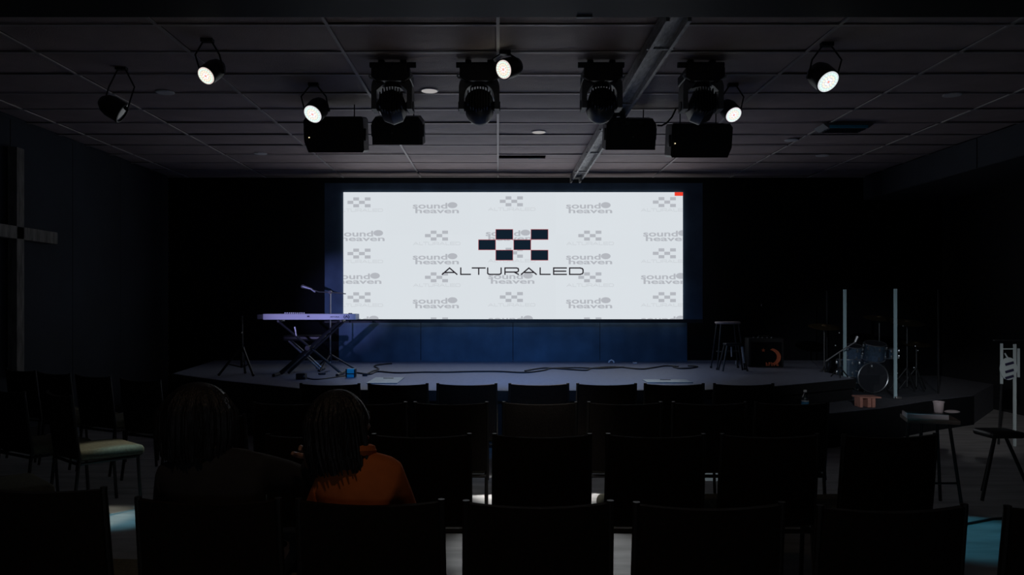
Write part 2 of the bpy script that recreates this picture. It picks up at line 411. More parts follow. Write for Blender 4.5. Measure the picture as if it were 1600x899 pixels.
# wide line lettering
GL = {
 'A': ([[(0, 0), (.5, 1), (1, 0)], [(.19, .30), (.81, .30)]], 27), 'L': ([[(0, 1), (0, 0), (1, 0)]], 16),
 'T': ([[(0, 1), (1, 1)], [(.5, 1), (.5, 0)]], 20), 'U': ([[(0, 1), (0, .18), (.06, .04), (.16, 0), (.84, 0), (.94, .04), (1, .18), (1, 1)]], 22),
 'R': ([[(0, 0), (0, 1), (.86, 1), (.97, .93), (1, .8), (1, .55), (.95, .42), (.85, .36), (0, .36)], [(.68, .36), (1, 0)]], 22),
 'E': ([[(1, 1), (0, 1), (0, 0), (1, 0)], [(0, .5), (.95, .5)]], 21), 'D': ([[(0, 0), (0, 1), (.78, 1), (.95, .9), (1, .7), (1, .3), (.95, .1), (.78, 0), (0, 0)]], 22)}
def stroke(mb, pts, w_, yy):      # pixel polyline to joined quads
    for (a, b) in zip(pts, pts[1:]):
        a = Vector(a); b = Vector(b); d = (b-a)
        if d.length < 1e-6: continue
        d.normalize(); n = Vector((-d.y, d.x))*w_/2; a2 = a-d*w_*.42; b2 = b+d*w_*.42
        mb.bm.faces.new([mb.bm.verts.new((SX(p.x)-ox, yy, SZc(p.y)-oz)) for p in (a2-n, b2-n, b2+n, a2+n)])
def word(mb, y0, y1, boxes, w_, yy):
    for ch_, xa_, xb_ in boxes:
        for pl_ in GL[ch_][0]:
            stroke(mb, [(xa_+(xb_-xa_)*u, y1+(y0-y1)*v) for u, v in pl_], w_, yy)
BIG = [('A', 691, 714), ('L', 720, 735), ('T', 738, 758), ('U', 762, 783), ('R', 789, 810), ('A', 814.5, 838), ('L', 844, 859.5), ('E', 865, 885), ('D', 890, 911)]
SQ = [(1, 0), (3, 0), (0, 1), (2, 1), (1, 2), (3, 2)]
def small_mark(x, y):
    a = MB()
    for c, r in SQ: quad(a, x+c*9, x+c*9+9, y+r*5.3, y+r*5.3+5)
    flat_clip(a.bm)
    if len(a.bm.faces): a.build('faint_mark', 'led_grey', scr, smooth=False)
    if y > 490: return
    b = MB(); xs0 = x-18; k = 73/220
    word(b, y+18, y+22.2, [(c, xs0+(p-691)*k, xs0+(q-691)*k) for c, p, q in BIG], 1.0, GY)
    flat_clip(b.bm); b.build('faint_lettering', 'led_pale', scr, smooth=False)
for x, ys in ((543, (308.6, 388.7, 457)), (664, (360.6, 425.8, 496.3)), (781, (307, 387.5, 456.6)), (903.6, (360.6, 425.8, 496.3)), (1020, (308.2, 388.3, 456.8))):
    for y in ys: small_mark(x, y)
def heaven(x, y):     # x left, y top
    b = MB()
    add_text(b, 'sound', x, x+54, y+1.2, y+10.2, .022); ellipse(b, x+62, y+4.8, 7.6, 4.7)
    add_text(b, 'heaven', x+4, x+72, y+9.6, y+17.5, .022, GY-.0004)
    flat_clip(b.bm)
    if len(b.bm.faces): b.build('faint_wordmark', 'led_grey', scr, smooth=False)
for x, ys in ((645, (316, 395.8, 464.6)), (884.5, (316, 395.8, 464.6)), (529, (359.6,)), (524, (426.4,)), (522, (493.5,)), (763, (426.2, 493.2)), (759, (359,)), (1005, (359.6,)), (1001.5, (426.6,)), (1001.5, (493.4,))):
    for y in ys: heaven(x, y)
edge = MB(); sq = MB()
for x, y in ((775, 359), (830, 359), (748, 375.2), (803, 375.2), (775, 391.4), (830, 391.4)):
    quad(edge, x-.7, x+26.7, y-.7, y+15.9, -.0035)
    quad(sq, x, x+26, y, y+15.2, -.0045)
edge.build('logo_outline', 'led_rose', scr, smooth=False); sq.build('logo_mark', 'led_navy', scr, smooth=False)
tx = MB(); word(tx, 419, 429, BIG, 2.0, -.0045); tx.build('logo_lettering', 'led_text', scr, smooth=False)
rd = MB(); quad(rd, 1054, 1067, 300.6, 306.3, -.0035); rd.build('red_marker', 'led_red', scr, smooth=False)

# ------------------------------------------------------------ ceiling lights
dls = [(671, 140, 'dimly glowing white downlight between the first and second moving heads'), (842, 205, 'dimly glowing white downlight above the screen middle'),
       (258, 143, 'dim round downlight high on the left of the ceiling'), (407, 239, 'far left downlight left of the hanging speakers'),
       (1488, 147, 'grey downlight far to the right near the bulkhead'), (1285, 242, 'small far downlight at the right end of the ceiling'), (1237, 218, 'dark downlight right of the rightmost hanging speaker')]
d0 = None
for px, py, lab in dls:
    D = (CEIL-CAMZ)*F/(VY-py); loc = (XP(px, D), D, CEIL-.010)
    if d0 is None:
        d0 = thing('downlight', lab, 'downlight', loc, 0, 'recessed ceiling downlights')
        MB().lathe([(.085, .004), (.085, -.002), (.080, -.005), (.070, -.005), (.068, -.001), (.068, .004)]).build('trim_ring', 'downlight', d0)
        MB().lathe([(.074, .003), (.074, -.006), (.03, -.007), (.001, -.0075)]).build('lens', 'downglow', d0)
    else:
        q = dup(d0, loc, 0, lab)
        if px != 842:
            for o in bpy.data.objects:
                if o.parent == q and o.name.startswith('lens'):
                    o.data = o.data.copy(); o.data.materials[0] = M['downlight']

# ------------------------------------------------------------ moving heads
def moving_head(px, py, D, lab, octo, tilt, beam=None):
    c = P(px, py, D)
    t = thing('moving_head', lab, 'stage light', (c.x, D, c.z), 0, 'moving head lights under the ceiling')
    top = CEIL-c.z
    # base with clamps to the ceiling
    b = MB(); b.prism([(-.13, top-.07), (.13, top-.07), (.155, top-.10), (.155, top-.17), (.11, top-.205), (-.11, top-.205), (-.155, top-.17), (-.155, top-.10)], -.15, .15, 'y')
    b.build('base', 'blackplastic', t, smooth=False)
    for s in (-1, 1):
        MB().tube([(s*.10, -.13, top-.20), (s*.135, -.13, top-.185), (s*.165, -.13, top-.175), (s*.175, -.13, top-.16), (s*.165, -.13, top-.148), (s*.15, -.13, top-.150)], .008, 8).build('handle', 'lit_pale', t)
        MB().box((s*.09, 0, top-.035), (.05, .08, .07), bev=.008).build('clamp', 'darkmetal', t)
    MB().cyl((-.19, .0, top-.035), (.19, .0, top-.035), .024, n=14).build('mounting_pipe', 'darkmetal', t)
    MB().cyl((0, 0, top-.23), (0, 0, top-.20), .07, n=20).build('swivel', 'blackplastic', t)
    # yoke: outer profile minus arch
    o_ = [(-.165, -.09), (-.165, .10), (-.155, .14), (-.12, .175), (.12, .175), (.155, .14), (.165, .10), (.165, -.09)]
    if octo: i_ = [(.125, -.09), (.125, .065), (.055, .128), (-.055, .128), (-.125, .065), (-.125, -.09)]
    else: i_ = [(.125, -.09)]+[(.125*math.cos(R(a)), .01+.115*math.sin(R(a))) for a in range(0, 181, 12)]+[(-.125, -.09)]
    y = MB(); bm = y.bm
    # build as strips between matched points
    def samp(pl, n):
        seg = [(Vector(a), Vector(b)) for a, b in zip(pl, pl[1:])]; Ls = [(b-a).length for a, b in seg]; T = sum(Ls); out = []
        for k in range(n+1):
            d = T*k/n
            for (a, b), l in zip(seg, Ls):
                if d <= l+1e-9: out.append(a+(b-a)*(d/l)); break
                d -= l
            else: out.append(seg[-1][1])
        return out
    A = samp(o_, 40); B = samp(list(reversed(i_)), 40)
    ring = []
    for yy in (-.085, .085):
        ring.append(([bm.verts.new((p.x, yy, p.y)) for p in A], [bm.verts.new((p.x, yy, p.y)) for p in B]))
    (a0, b0), (a1, b1) = ring
    for k in range(40):
        bm.faces.new((a0[k], a0[k+1], b0[k+1], b0[k])); bm.faces.new((a1[k], b1[k], b1[k+1], a1[k+1]))
        bm.faces.new((a0[k], a1[k], a1[k+1], a0[k+1])); bm.faces.new((b0[k], b0[k+1], b1[k+1], b1[k]))
    bm.faces.new((a0[0], b0[0], b1[0], a1[0])); bm.faces.new((a0[-1], a1[-1], b1[-1], b0[-1]))
    y.build('yoke', 'yoke', t)
    ln = MB(); bm = ln.bm
    ip = [Vector((p[0]*.985, (p[1]-.004))) for p in i_]
    for p, q in zip(ip, ip[1:]):
        bm.faces.new([bm.verts.new(v) for v in ((p.x, -.08, p.y), (q.x, -.08, q.y), (q.x, .08, q.y), (p.x, .08, p.y))])
    ln.build('lit_arch_strip', 'lit_pale', t, smooth=False)  # added strip, screen light under the arch put in as pale colour
    for s in (-1, 1):
        MB().cyl((s*.11, 0, -.05), (s*.172, 0, -.05), .04, n=18).build('tilt_joint', 'blackplastic', t)
    # head: barrel seen from its rear
    ax = Matrix.Translation((0, 0, -.06)) @ Matrix.Rotation(R(tilt), 4, 'X')
    h = MB(); n = 8 if octo else 28
    prof = [(.085, -.12), (.104, -.115), (.113, -.10), (.116, -.02), (.116, .06), (.105, .10), (.10, .11), (.085, .11), (.083, .10)]
    h.lathe(prof, n=n); h.xf(ax @ Matrix.Rotation(-PI/2, 4, 'X'))
    h.build('head', 'blackplastic', t)
    l = MB(); l.lathe([(.083, .098), (.06, .105), (.001, .108)], n=24); l.xf(ax @ Matrix.Rotation(-PI/2, 4, 'X')); l.build('lens', 'lens', t)
    f = MB()
    for k in range(9):
        x_ = (k-4)*.022; hh = math.sqrt(max(0, .108**2-x_**2))+(.006 if k % 2 else 0)
        f.box((x_, -.125, 0), (.009, .05, hh*2))
    f.xf(ax); f.build('heat_sink', 'blackplastic', t, smooth=False)
    if beam: spot('moving_head_beam', (c.x, D+.24, c.z-.15), beam[1], beam[0], beam[2], beam[3], 1, .08)
    return t
moving_head(614, 157, 6.45, 'leftmost moving head light with an angular yoke opening', True, -14)
moving_head(749, 157, 6.45, 'moving head light with round yoke opening, left of the ceiling centre', False, -20, (190, (-.7, 10.4, .4), (.16, .38, 1), 62))
moving_head(939, 155, 6.45, 'moving head light with round yoke opening beside the metal rail', False, -20, (170, (1.0, 10.4, .4), (.16, .42, 1), 62))
moving_head(1095, 157, 6.45, 'rightmost moving head light, dim, with an angular yoke opening', True, -14)

# ------------------------------------------------------------ LED par cans
def led_face(mb_parent, r, tint):
    # emissive dots on a bright disc
    disc = MB(); disc.cyl((0, 0, 0), (0, 0, .006), r, n=32); dso = disc.build('lens', emis('par_lens', tint, .80), mb_parent)
    cols = [(1, .25, .2), (.3, .45, 1), (1, 1, 1), (.55, 1, .7), (1, .75, .55)]
    for ci, c in enumerate(cols):
        d = MB()
        k = 0
        for ring, n in ((0, 1), (.27, 6), (.52, 12), (.78, 18)):
            for q in range(n):
                if (k*7+q*3) % 5 == ci:
                    a = 2*PI*q/n+ring
                    d.cyl((ring*r*math.cos(a), ring*r*math.sin(a), -.004), (ring*r*math.cos(a), ring*r*math.sin(a), .001), r*.085, n=8)
                k += 1
        if len(d.bm.verts): d.build('led_dots', emis('par_led', c, 1.5), dso)
        else: d.bm.free()
def par_can(px, py, D, dirv, r, tint, lab, lamp=None, lit=True):
    c = P(px, py, D); t = thing('par_light', lab, 'stage light', (c.x, c.y, c.z), 0, 'LED par lights under the ceiling')
    q = Vector(dirv).normalized().to_track_quat('-Z', 'Y').to_matrix().to_4x4()
    b = MB(); b.lathe([(r*1.12, -.012), (r*1.14, .0), (r*1.14, .10), (r*.95, .15), (r*.5, .19), (.01, .20)], n=28)
    # hollow mouth: remove cap in front
    b.xf(q); b.build('housing', 'blackplastic', t)
    if lit:
        e = bpy.data.objects.new('lamp_face', None); 
        me = MB(); me.lathe([(r*1.10, -.013), (r*1.10, -.018), (r*1.02, -.018), (r*1.02, -.013)], n=28); me.xf(q)
        fo = me.build('bezel', 'blackplastic', t)
        tmp = bpy.data.objects.new('lens_group', None)
        bpy.data.objects.remove(e); bpy.data.objects.remove(tmp)
        before = set(bpy.data.objects)
        led_face(t, r, tint)
        for o in set(bpy.data.objects)-before:
            o.data.transform(q @ Matrix.Translation((0, 0, -.021)))
    else:
        me = MB(); me.lathe([(r*1.0, -.014), (r*.5, -.02), (.001, -.022)], n=28); me.xf(q); me.build('lens', 'lens', t)
    top = CEIL-c.z
    for s in (-1, 1):
        MB().tube([Vector((s*(r*1.2+.01), 0, 0))+q.to_3x3() @ Vector((0, 0, .06)), Vector((s*(r*1.2+.012), .0, top*.55)), Vector((s*.03, 0, top-.02))], .007, 6).build('bracket', 'darkmetal', t)
        MB().cyl(Vector((s*r*1.1, 0, 0))+q.to_3x3() @ Vector((0, 0, .06)), Vector((s*(r*1.2+.02), 0, 0))+q.to_3x3() @ Vector((0, 0, .06)), .016, n=10).build('knob', 'darkmetal', t)
    MB().box((0, 0, top-.015), (.09, .05, .03)).build('clamp', 'darkmetal', t)
    if lamp:
        watt, col, tgt, ang = lamp[:4]
        o = spot('par_beam', tuple(c+Vector(dirv).normalized()*.06), tgt, watt, col, ang, .6, .05)
        if len(lamp) > 4: o.scale = (lamp[4], 1, 1); o.data.spot_blend = .2
    return t
W = (1, .97, .93); B_ = (.35, .75, 1)
par_can(324, 117, 5.9, (-.30, -.72, -.62), .066, (1, .86, .8), 'lit white LED par light farthest left', (120, (.3, .78, 1), (-2.6, 5.45, 0), 12))
par_can(490, 177, 7.1, (-.30, -.70, -.66), .084, (.95, .95, 1), 'lit white LED par light above the left hanging speaker', (150, (1, .97, .8), (-2.75, 5.6, .4), 12))
par_can(789, 108, 6.2, (-.62, -.72, -.38), .072, (1, .86, .82), 'lit LED par light beside the round yoke light, reddish rim', (950, W, (.3, 6.28, 0), 22))
par_can(1145, 178, 7.1, (.22, -.72, -.66), .072, (.98, .92, 1), 'lit LED par light above the right hanging speaker', (70, (.7, .9, 1), (1.9, 6.6, 0), 16))
par_can(1292, 126, 6.0, (.26, -.70, -.68), .084, (.9, .95, 1), 'lit bluish white LED par light on the right of the ceiling', (75, (.1, .62, .9), (2.95, 5.1, 0), 22))
par_can(190, 176, 6.6, (1, .2, -.6), .08, (1, 1, 1), 'unlit par light seen from the side near the left wall', None, False)

# open tray grille, the right par's blue light painted on its edge
gv = thing('ceiling_grille', 'slanted ceiling air grille with blue par light painted on its edge at the right', 'vent', (XP(1318, 8.75), 8.75, CEIL-.02))
MB().prism([(-.28, -.0), (-.22, -.045), (.22, -.045), (.28, 0)], -.13, .13, 'y').build('grille_box', 'greymetal', gv, smooth=False)
MB().box((0, -.135, -.03), (.42, .008, .03)).build('blue_light_edge', 'cyan', gv, smooth=False)
for k in range(4): MB().box((0, -.09+k*.06, -.048), (.40, .012, .008), (R(25), 0, 0)).build('slat', 'darkmetal', gv, smooth=False)

# ------------------------------------------------------------ hanging speakers
def speaker(cx, cz, D, w_, h_, d_, tiltdeg, lab, wedge, ledx, n):
    t = thing('hanging_speaker', lab, 'speaker', (cx, D, cz), 0, 'black speakers hanging from the ceiling')
    tm = Matrix.Rotation(R(tiltdeg), 4, 'X')
    if wedge: pr = [(-w_/2, -h_/2), (w_/2, -h_/2), (w_/2, h_*.30), (w_/2-.04, h_/2), (-w_/2+.04, h_/2), (-w_/2, h_*.30)]
    else:
        pr = [(-w_/2+.035, -h_/2), (w_/2-.015, -h_/2), (w_/2, -h_/2+.02), (w_/2, h_/2-.02), (w_/2-.015, h_/2), (-w_/2+.03, h_/2), (-w_/2, h_/2-.04), (-w_/2, -h_/2+.10)]
        if n == 1: pr = [(-p[0], p[1]) for p in pr]
    b = MB(); b.prism(pr, 0, d_, 'y'); b.xf(tm); b.build('cabinet', 'blackplastic', t, smooth=False)
    g = MB(); g.box((0, -.006, 0), (w_-.07, .012, h_-.05), bev=.005); g.xf(tm); gr = g.build('grille', 'black', t, smooth=False)
    l = MB(); l.box((ledx, -.014, -h_*.08), (.010, .004, .010)); l.xf(tm); l.build('power_light', 'greymetal' if wedge else 'standby', gr, smooth=False)
    hd = MB(); hd.tube([(-w_*.42, d_*.5, h_/2-.01), (-w_*.42, d_*.5, h_/2+.03), (w_*.42, d_*.5, h_/2+.03), (w_*.42, d_*.5, h_/2-.01)], .012, 8); hd.build('hanging_bracket', 'darkmetal', t)
    tp = CEIL-cz
    for s in (-1, 1): MB().cyl((s*w_*.3, d_*.5, h_/2+.02), (s*w_*.3, d_*.5, tp), .006, n=8).build('hanging_rod', 'darkmetal', t)
    for s in (-1, 1):
        k = MB(); k.box((s*(w_/2+.006), d_*.3, 0), (.014, .10, .12), bev=.005); k.xf(tm); k.build('side_handle', 'darkmetal', t)
    if wedge:
        for k_ in range(3):
            kk = MB(); kk.box((-w_*.3+k_*w_*.25, -.008, h_*.36), (.08, .02, .05), bev=.006); kk.xf(tm); kk.build('back_plate', 'darkmetal', t)
    return t
def sp(x0, x1, y0, y1, D, d_, tl, lab, wedge, ledx, n=0):
    w_ = (x1-x0)*D/F; h_ = (y1-y0)*D/F; cx = XP((x0+x1)/2, D); cz = ZP((y0+y1)/2, D)
    return speaker(cx, cz, D, w_, h_, d_, tl, lab, wedge, ledx, n)
sp(475, 568, 183, 238, 7.7, .30, 12, 'large black speaker hanging farthest left, small yellow power light', False, -.24)
sp(581, 660, 183, 226, 7.7, .28, 16, 'smaller black speaker hanging below the leftmost moving head light', True, -.05)
sp(947, 1025, 186, 234, 7.9, .28, 16, 'smaller black speaker hanging beside the metal ceiling rail', True, .02)
sp(1049, 1144, 194, 246, 7.9, .30, 12, 'large black speaker hanging farthest right, rounded outer corners', False, -.27, 1)
hc = MB(); hc.tube([P(1027, 196, 8.0), P(1034, 196.5, 8.0), P(1042, 192, 8.0), P(1050, 183, 8.0), P(1056, 170.5, 8.0)], .009, 6)
tag(hc.build('hanging_cable', 'cable'), 'black cable looping between the two right hanging speakers', 'cable')

# ------------------------------------------------------------ cross on the left wall
DC = 778-22
yc = 5.12/756*F
cr = thing('wall_cross', 'tall wooden cross mounted on the dark left wall', 'cross', (XL+.09, yc, .75))
MB().box((0, 0, 1.19), (.10, .13, 2.4), bev=.006).build('upright', 'crosswood', cr, smooth=False)
MB().box((0.005, 0, 1.49), (.09, 1.4, .135), bev=.006).build('crossbar', 'crosswood', cr, smooth=False)

# ------------------------------------------------------------ chairs
def make_chair():
    t = thing('banquet_chair', 'chair', 'chair', (0, 0, 0))
    s = MB(); s.box((0, .03, .435), (.465, .46, .075), bev=.032, seg=4)
    for v in s.bm.verts:
        if v.co.z > .44: v.co.z += .018*math.cos(v.co.x/.24*1.4)*math.cos((v.co.y-.03)/.24*1.4)
        if v.co.y > .2: v.co.z -= .012
    s.build('seat', 'seatfab', t)
    # padded back, curved in plan and leaning back
    b = MB(); nx = 10; nz = 8; w_ = .225
    fr_ = []; bk_ = []
    for j in range(nz+1):
        v = j/nz; z = .42+.44*v; lean = -.205-.055*v; ra = []; rb = []
        for i in range(nx+1):
            u = -1+2*i/nx; x = u*w_*(1-.02*v)
            cur = .030*(u*u-1)
            dip = -.008*(1-u*u) if j == nz else 0
            pf = .018*(1-u**4)*(1-(2*v-1)**6)
            ra.append(b.bm.verts.new((x, lean+cur+.028+pf, z+dip))); rb.append(b.bm.verts.new((x, lean+cur-pf*.4, z+dip)))
        fr_.append(ra); bk_.append(rb)
    for j in range(nz):
        for i in range(nx):
            b.bm.faces.new((fr_[j][i], fr_[j+1][i], fr_[j+1][i+1], fr_[j][i+1])); b.bm.faces.new((bk_[j][i], bk_[j][i+1], bk_[j+1][i+1], bk_[j+1][i]))
        b.bm.faces.new((fr_[j][0], bk_[j][0], bk_[j+1][0], fr_[j+1][0])); b.bm.faces.new((fr_[j][nx], fr_[j+1][nx], bk_[j+1][nx], bk_[j][nx]))
    for i in range(nx):
        b.bm.faces.new((fr_[0][i], fr_[0][i+1], bk_[0][i+1], bk_[0][i])); b.bm.faces.new((fr_[nz][i], bk_[nz][i], bk_[nz][i+1], fr_[nz][i+1]))
    b.build('backrest', 'fabric', t)
    for s_ in (-1, 1):
        MB().tube([(s_*.228, -.245, .868), (s_*.228, -.245, .85), (s_*.230, -.215, .60), (s_*.230, -.19, .42), (s_*.230, -.20, .36)], .012, 8).build('back_post', 'frame', t)
        MB().tube([(s_*.225, -.195, .40), (s_*.225, -.215, .2), (s_*.225, -.245, .002)], .012, 8).build('leg', 'frame', t)
        MB().tube([(s_*.215, .21, .392), (s_*.215, .222, .2), (s_*.215, .235, .002)], .012, 8).build('leg', 'frame', t)
        MB().tube([(s_*.222, -.20, .385), (s_*.217, .22, .385)], .011, 8).build('seat_rail', 'frame', t)
    MB().tube([(-.222, -.20, .385), (.222, -.20, .385)], .011, 8).build('seat_rail', 'frame', t)
    MB().tube([(-.217, .21, .385), (.217, .21, .385)], .011, 8).build('seat_rail', 'frame', t)
    return t
chair0 = make_chair(); used = [False]
def place_chair(x, yback, rz, label, group):
    r = R(rz); off = Vector((-math.sin(r), math.cos(r)))*.245
    loc = (x+off.x, yback+off.y, 0)
    if not used[0]:
        used[0] = True; chair0.location = loc; chair0.rotation_euler = (0, 0, r); chair0['label'] = label; chair0['group'] = group; return chair0
    return dup(chair0, loc, r, label, group)
ordn = ['first', 'second', 'third', 'fourth', 'fifth', 'sixth', 'seventh']
D1, D2, D3, D4 = 6.15, 4.98, 3.76, 2.48
for i, px in enumerate((515.5, 622, 729.5, 842, 948, 1053.5, 1162)):
    place_chair(XP(px, D1), D1, random.uniform(-1.5, 1.5), 'dark padded chair, %s from the left in the front row nearest the stage' % ordn[i], 'front row chairs')
for i, px in enumerate((453.5, 577.5, 704.5, 843.5, 976, 1108, 1237)):
    place_chair(XP(px, D2), D2, random.uniform(-1.5, 1.5), 'dark padded chair, %s from the left in the second row of seats' % ordn[i], 'second row chairs')
for i, (px, a) in enumerate(((493, 2), (659, 1), (847, 0), (1024.5, -1), (1202.5, 0), (1390.5, 4))):
    place_chair(XP(px, D3), D3, a, 'dark padded chair, %s from the left in the third row of seats' % ordn[i], 'third row chairs')
for px, D, a, lab in ((62, 2.68, -4, 'nearest row chair at the left edge of the picture'), (325, 2.52, -2, 'nearest row chair that the person in dark clothes sits on'),
                      (578, 2.50, -1, 'nearest row chair that the woman in orange sits on'), (841, 2.48, 0, 'nearest row chair, empty, just right of the orange jacket'),
                      (1108, 2.46, 0, 'nearest row chair, empty, second right of the orange jacket'), (1394, 2.43, 2, 'nearest row chair, empty, near the bottom right corner'),
                      (1685, 2.43, 3, 'nearest row chair cut off by the right edge of the picture')):
    place_chair(XP(px, D), D, a, 'dark padded '+lab, 'nearest row chairs')
for px, D, a, lab in ((92, 5.5, -42, 'turned dark chair at the left with its olive seat lit'), (12, 5.7, -32, 'dark chair at the left edge beside the chair with the lit olive seat'),
                      (-92, 4.28, -45, 'dark chair cut off at the left edge with a pale rounded seat'),
                      (32, 7.45, -28, 'far left chair, first from the edge in the distant angled row'), (84, 7.12, -28, 'far left chair, second from the edge in the distant angled row'),
                      (145, 6.85, -28, 'far left chair, third from the edge in the distant angled row'), (219, 6.5, -26, 'far left chair, last in the distant angled row'),
                      (322, 4.45, -6, 'dark chair beyond the person in dark clothes, left of the second row')):
    place_chair(XP(px, D), D, a, lab, 'chairs of the left section')

# ------------------------------------------------------------ keyboard, stands on stage
DK = 9.65
kb = thing('keyboard', 'pale lilac-lit electronic keyboard on a crossed stand at the left of the stage', 'keyboard', (XP(478, DK), DK, ZP(500, DK)))
kw = 155*DK/F; kh = 9.2*DK/F
MB().box((0.04, .13, kh/2), (kw-.08, .26, kh), bev=.006).build('body', 'keywhite', kb, smooth=False)
MB().box((-kw/2+.045, .14, kh/2), (.09, .24, kh*.9), bev=.006).build('end_block', 'blackplastic', kb, smooth=False)
for k in range(10): MB().cyl((-.27+k*.026, .05, kh), (-.27+k*.026, .05, kh+.018), .009, n=10).build('knob', 'white', kb)
MB().box((kw/2-.075, .06, kh+.004), (.04, .05, .012), bev=.003).build('socket', 'ink', kb)
MB().box((.03, -.002, kh*.58), (.03, .004, .018)).build('socket', 'ink', kb)
for k in range(28): MB().box((-kw/2+.13+k*.038, .31, kh*.55), (.035, .12, .018), bev=.002, seg=1).build('white_key', 'keywhite', kb, smooth=False)
def lettering(body, w_, h_, m, parent, loc, bold=0, name='lettering', ext=.001):
    me = textmesh(body, bold, ext); vs = me.vertices
    x0 = min(v.co.x for v in vs); x1 = max(v.co.x for v in vs); y0_ = min(v.co.y for v in vs); y1 = max(v.co.y for v in vs)
    for v in vs: v.co = ((v.co.x-(x0+x1)/2)*w_/(x1-x0), v.co.z, (v.co.y-(y0_+y1)/2)*h_/(y1-y0_))
    me.materials.clear(); me.materials.append(M[m]); me.name = name
    o = bpy.data.objects.new(name, me); COL.objects.link(o); o.parent = parent; o.location = loc; return o
lettering('ARTURIA', .115, .018, 'ink', kb, (.355, -.0025, kh*.5), .01)
lettering('(A)', .07, .045, 'ink', kb, (.50, -.0025, kh*.48), .02)

def stand_x(name, lab, cat, x0, y, x1, ztop, foot, nb):
    pass
ks = thing('keyboard_stand', 'black double-braced crossed keyboard stand on the stage', 'stand', (XP(480, 9.7), 9.72, SZ))
hz = ZP(500, DK)-SZ
for (xa_, xb_, yy) in ((.42, -.36, -.02), (-.36, .38, .05), (-.24, .44, .0), (-.30, .41, -.10)):
    MB().tube([(xa_, yy, .03), (xb_, yy+.03, hz-.025)], .016, 8).build('brace', 'darkmetal', ks)
for s in (-.36, .41):
    MB().tube([(s, -.22, .022), (s, .24, .022)], .02, 8).build('foot', 'darkmetal', ks)
    MB().tube([(s, -.02, hz-.018), (s, .24, hz-.018)], .016, 8).build('arm', 'darkmetal', ks)
MB().cyl((.03, -.14, hz/2), (.03, .11, hz/2), .03, n=14).build('pivot', 'darkmetal', ks)
MB().tube([(-.12, -.15, hz*.88), (-.10, -.15, hz*.72)], .010, 6).build('lock_pin', 'steel', ks)
kbn = thing('keyboard_bench', 'low black padded bench behind the keyboard stand', 'bench', (XP(475, 10.35), 10.4, SZ))
MB().box((0, 0, .44), (.52, .28, .07), bev=.025, seg=3).build('seat', 'blackplastic', kbn)
for s in (-1, 1):
    MB().tube([(s*.22, -.08, .02), (-s*.2, -.06, .40)], .014, 8).build('leg', 'greymetal', kbn)
    MB().tube([(s*.22, .08, .02), (-s*.2, .06, .40)], .014, 8).build('leg', 'greymetal', kbn)
    MB().tube([(s*.22, -.16, .016), (s*.22, .16, .016)], .016, 8).build('foot', 'darkmetal', kbn)

def tripod(t, hub, foot_r, n0, legr=.012, m='darkmetal', legs=3, z0=0.012):
    for k in range(legs):
        a = n0+2*PI*k/legs
        MB().tube([(.02*math.cos(a), .02*math.sin(a), hub), (foot_r*math.cos(a), foot_r*math.sin(a), z0)], legr, 8).build('leg', m, t)
ms = thing('microphone_stand', 'microphone on a tall boom stand behind the keyboard', 'microphone stand', (XP(516, 10.5), 10.5, SZ))
mh = ZP(457, 10.5)-SZ
MB().tube([(0, 0, .1), (0, 0, mh)], .010, 8).build('pole', 'steel', ms)
MB().tube([(.21, 0, mh-.02), (0, 0, mh+.0), (-.15, 0, mh+.005), (-.26, 0, mh+.04)], .007, 8).build('boom', 'steel', ms)
MB().tube([(-.20, 0, mh+.0), (-.26, 0, mh+.045), (-.36, 0, mh+.075)], [.011, .016, .024], 10).build('microphone', 'greymetal', ms)
MB().sph((-.37, 0, mh+.078), .026).build('microphone_grille', 'greymetal', ms)
MB().cyl((0, -.03, mh), (0, .03, mh), .022, n=12).build('boom_clutch', 'blackplastic', ms)
tripod(ms, .20, .32, .3)
MB().cyl((0, 0, .12), (0, 0, .22), .022, n=12).build('hub', 'blackplastic', ms)

ts = thing('tripod_stand', 'empty black tripod stand at the left end of the stage', 'stand', (XP(378, 9.75), 9.75, SZ))
MB().tube([(0, 0, .1), (0, 0, .42), (0.0, 0, .74)], [.018, .018, .011], 8).build('pole', 'darkmetal', ts)
MB().cyl((0, 0, .30), (0, 0, .36), .032, n=14).build('collar', 'darkmetal', ts)
MB().cyl((0, 0, .54), (0, -.045, .52), .014, n=10).build('knob', 'darkmetal', ts)
for a, b in ((-.25, -.10), (.19, -.16), (-.03, .22)):
    MB().tube([(a*.1, b*.1, .34), (a, b, .015)], .015, 8).build('leg', 'darkmetal', ts)
    MB().tube([(0, 0, .10), (a*.6, b*.6, .145)], .008, 6).build('strut', 'darkmetal', ts)
    MB().sph((a, b, .018), .018, 10, 6).build('foot', 'black', ts)

# small stage items
def onstage(px, py): d = SD(py); return Vector((XP(px, d), d, SZ))
c = onstage(546, 590)
cb = thing('pedal_box', 'bright cyan blue effect box on the stage floor by the keyboard', 'effect pedal', (c.x, c.y, SZ))
MB().box((.02, 0, .022), (.085, .09, .042), bev=.004).build('lower_box', 'cyan', cb, smooth=False)
MB().box((.02, 0, .078), (.085, .09, .056), bev=.004).build('upper_box', 'cyan', cb, smooth=False)
MB().box((.02, 0, .046), (.095, .095, .006)).build('divider', 'black', cb, smooth=False)
for s in (-1, 1): MB().box((.02+s*.052, 0, .055), (.014, .095, .10), bev=.003).build('end_plate', 'blackplastic', cb, smooth=False)
c = onstage(471, 593)
bb = thing('direct_box', 'small black box on the stage by the left stand foot', 'box', (c.x, c.y, SZ))
MB().box((0, 0, .035), (.11, .10, .07), bev=.006).build('case', 'black', bb, smooth=False)
MB().cyl((.045, -.052, .04), (.045, -.06, .04), .012, n=10).build('socket', 'greymetal', bb)
c = onstage(503, 586)
